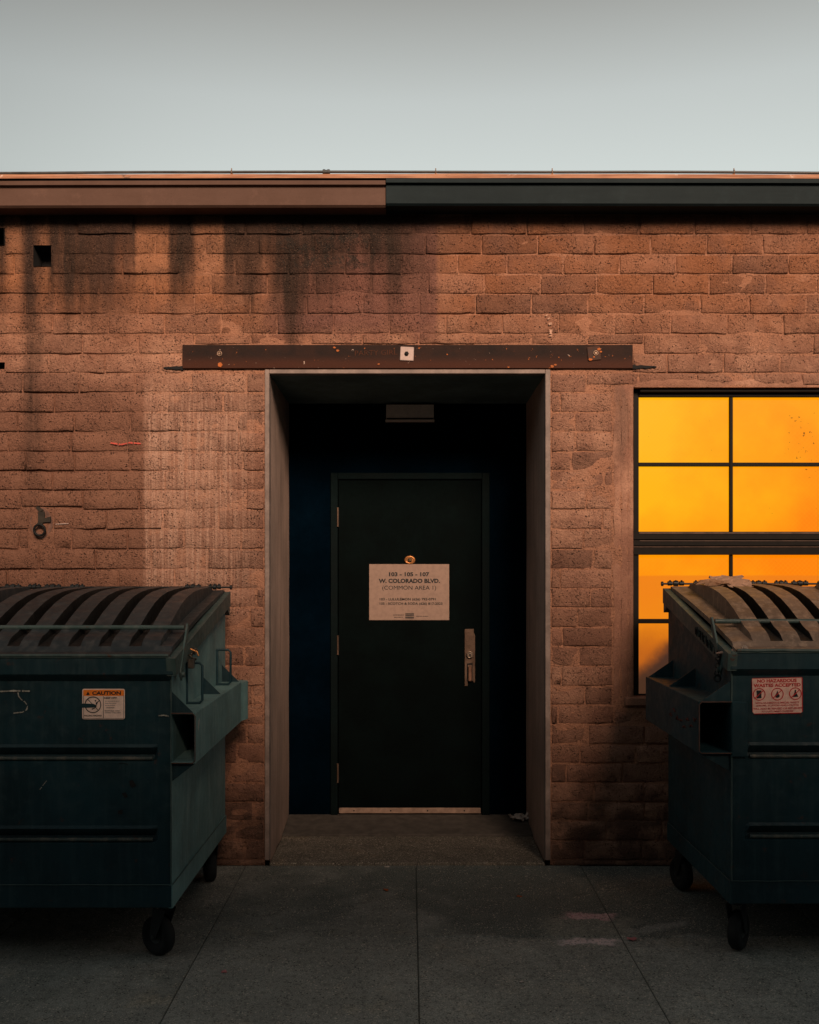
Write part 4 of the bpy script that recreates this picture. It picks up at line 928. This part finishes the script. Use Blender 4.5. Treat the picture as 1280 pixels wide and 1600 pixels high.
# graffiti scribble on the rim and scratches on the pocket, chain and tape
gs = MB(); xr = -hw2-.0275
def rimpt(u, dz): y = F2+.05+u; return (xr, y, ztB(y)-.012-dz)
for k in range(7):
    y0 = .03+k*.055; path = [rimpt(y0+.018*math.cos(q*.9+k), .028+.022*math.sin(q*1.7+k*2)) for q in range(7)]; gs.tube(path, .0022, 4, cap=False)
tag(obj('scribble', gs, M['void'], dB), kind=None)
xs2 = -hw2-.1367; rs = MB()
for k in range(8):
    y0 = F2+.02+k*.055; z0_ = 1.0-.010*k if k < 5 else .99; rs.tube([(xs2, y0+j*.016, z0_-.018*nz(k, j*.8)-.03*(k % 2)) for j in range(5)], [.0015,.004,.005,.003,.001], 4, cap=False)
obj('rust_scrape', rs, simple('scrape_rust', (.10,.022,.014), .9), dB)
ch = MB(); b0 = Vector((-hw2-.035, F2+.055, 1.272))
ch.torus(b0, (1,.2,0), .014, .004, 12, 6)
for k in range(5): ch.torus(b0+Vector((-.004+.004*(k%2), .004*k, -.018-.016*k)), ((1,0,0) if k % 2 else (0,1,0)), .009, .0032, 10, 5)
ch.torus(b0+Vector((0,.02,-.105)), (.6,1,0), .013, .0045, 12, 6); obj('chain', ch, M['black_steel'], dB)
tp = MB().tube([b0+Vector((-.01,.0,.002)), b0+Vector((.02,-.03,.010)), b0+Vector((.052,-.055,.012)), b0+Vector((.075,-.06,.014))], [.004,.009,.013,.015], 8)
obj('bolt_sleeve', tp, simple('worn_tape', (.34,.22,.17), .8, 0, .3, 40), dB)
fp_ = MB(); c0 = b0+Vector((.082,-.062,.014)); vs = [tuple(c0)]
for k in range(11): a = 2*math.pi*k/11; vs.append((c0.x+.010*rnd.uniform(-1,1)*.6, c0.y-.008+.020*math.cos(a)*rnd.uniform(.7,1.2)*.6, c0.z+.030*math.sin(a)*rnd.uniform(.7,1.2)))
for k in range(11): a = 2*math.pi*k/11; vs.append((c0.x+.017*math.cos(a)*rnd.uniform(.7,1.2), c0.y-.012-.006*rnd.random(), c0.z+.028*math.sin(a)*rnd.uniform(.7,1.2)))
fp_.add(vs, [[0, k+1, (k+1)%11+1] for k in range(11)]+[[0, k+12, (k+1)%11+12] for k in range(11)]); obj('torn_tape', fp_, M['paper'], dB)

# ================================================================== LOOSE THINGS
def crumple(name, label, cat, loc, sx_, sy_, h, mat, seed, rz=0., n=8, tilt=None, cut=.2):
    rn = random.Random(seed); m = MB(); vs = []
    for j in range(n+1):
        for i in range(n+1):
            u, v = i/n-.5, j/n-.5
            vs.append((u*sx_+nz(u*6, v*6, seed)*sx_*.22, v*sy_+nz(u*6, v*6, seed+9)*sy_*.22, max(.0015, (nz(u*5, v*5, seed+3)*.5+.35)*h)))
    fs = [[j*(n+1)+i, j*(n+1)+i+1, (j+1)*(n+1)+i+1, (j+1)*(n+1)+i] for j in range(n) for i in range(n) if math.hypot(i/n-.46+rn.uniform(-.06,.06), j/n-.46+rn.uniform(-.06,.06)) < .62-cut*rn.random()]
    m.add(vs, fs); me = obj(name, m, mat, None, loc); me.rotation_euler = (tilt or 0, 0, rz); 
    so_ = me.modifiers.new('thickness', 'SOLIDIFY'); so_.thickness = .0015
    return tag(me, label, cat)
crumple('crumpled_paper', 'crumpled scrap of pale paper in the right corner of the doorway floor', 'litter', (px(812, 6.3), .80, .046), .125, .10, .06, M['paper'], 3, .3)
def lidz(y): v = (y-(yoB+(-.33-yoB)))/(-1.01); return ztB(y-yoB)+.012
crumple('torn_cardboard', 'torn pale cardboard scrap on the lid of the dumpster under the window', 'litter', (px(1142, 4.93), -.56, 1.556), .19, .24, .03, M['card'], 11, -.2, 8, R(13))
crumple('brown_paper', 'crumpled brown paper strip lying beside the torn cardboard on the lid', 'litter', (px(1112, 4.88), -.62, 1.552), .17, .11, .03, simple('brown_paper', (.30,.17,.10), .9, 0, .3, 30), 14, .25, 7, R(13))
def ground_at(u, v): d_ = 1.64*1567/(v-885); return ((u-640)*d_/1567, d_-5.5)
for i, (u, v, s_, m_, nm, lb, ct) in enumerate(((603,1392,.020,M['leaf'],'dry_leaf','small orange leaf scrap left of the middle pavement joint','leaf'), (812,1402,.018,M['leaf'],'dry_leaf','small orange leaf scrap on the pavement right of the middle joint','leaf'),
        (605,1355.5,.016,M['paper'],'paper_scrap','tiny white scrap at the edge of the doorway threshold','litter'), (351,1519,.016,M['pink'],'plastic_scrap','tiny pink scrap right of the left pavement joint','litter'),
        (987,1468,.026,M['pink'],'gum_spot','pink flattened gum on the pavement beside the paint smears','litter'), (815,1535,.010,M['paper'],'paper_scrap','tiny white fleck on the pavement near the bottom of the frame','litter'))):
    x, y = ground_at(u, v); crumple(nm, lb, ct, (x, y, .002 if v > 1356 else .003), s_*1.3, s_*1.6, s_*.35, m_, 20+i, i, 4)
bits = MB(); rb_ = random.Random(5)
for k in range(150):
    x, y = rb_.uniform(-2.2, 2.2), rb_.uniform(-2.0, -.03); s_ = rb_.uniform(.0015, .0045)
    vs = [(x+s_*math.cos(a)*rb_.uniform(.6,1.2), y+s_*math.sin(a)*rb_.uniform(.6,1.2), .001) for a in (0,1.2,2.5,3.8,5)]+[(x, y, s_)]
    bits.add(vs, [[q, (q+1)%5, 5] for q in range(5)])
tag(obj('grit', bits, simple('grit', (.16,.14,.12), .9)), 'loose grit scattered on the pavement', 'grit', kind='stuff')
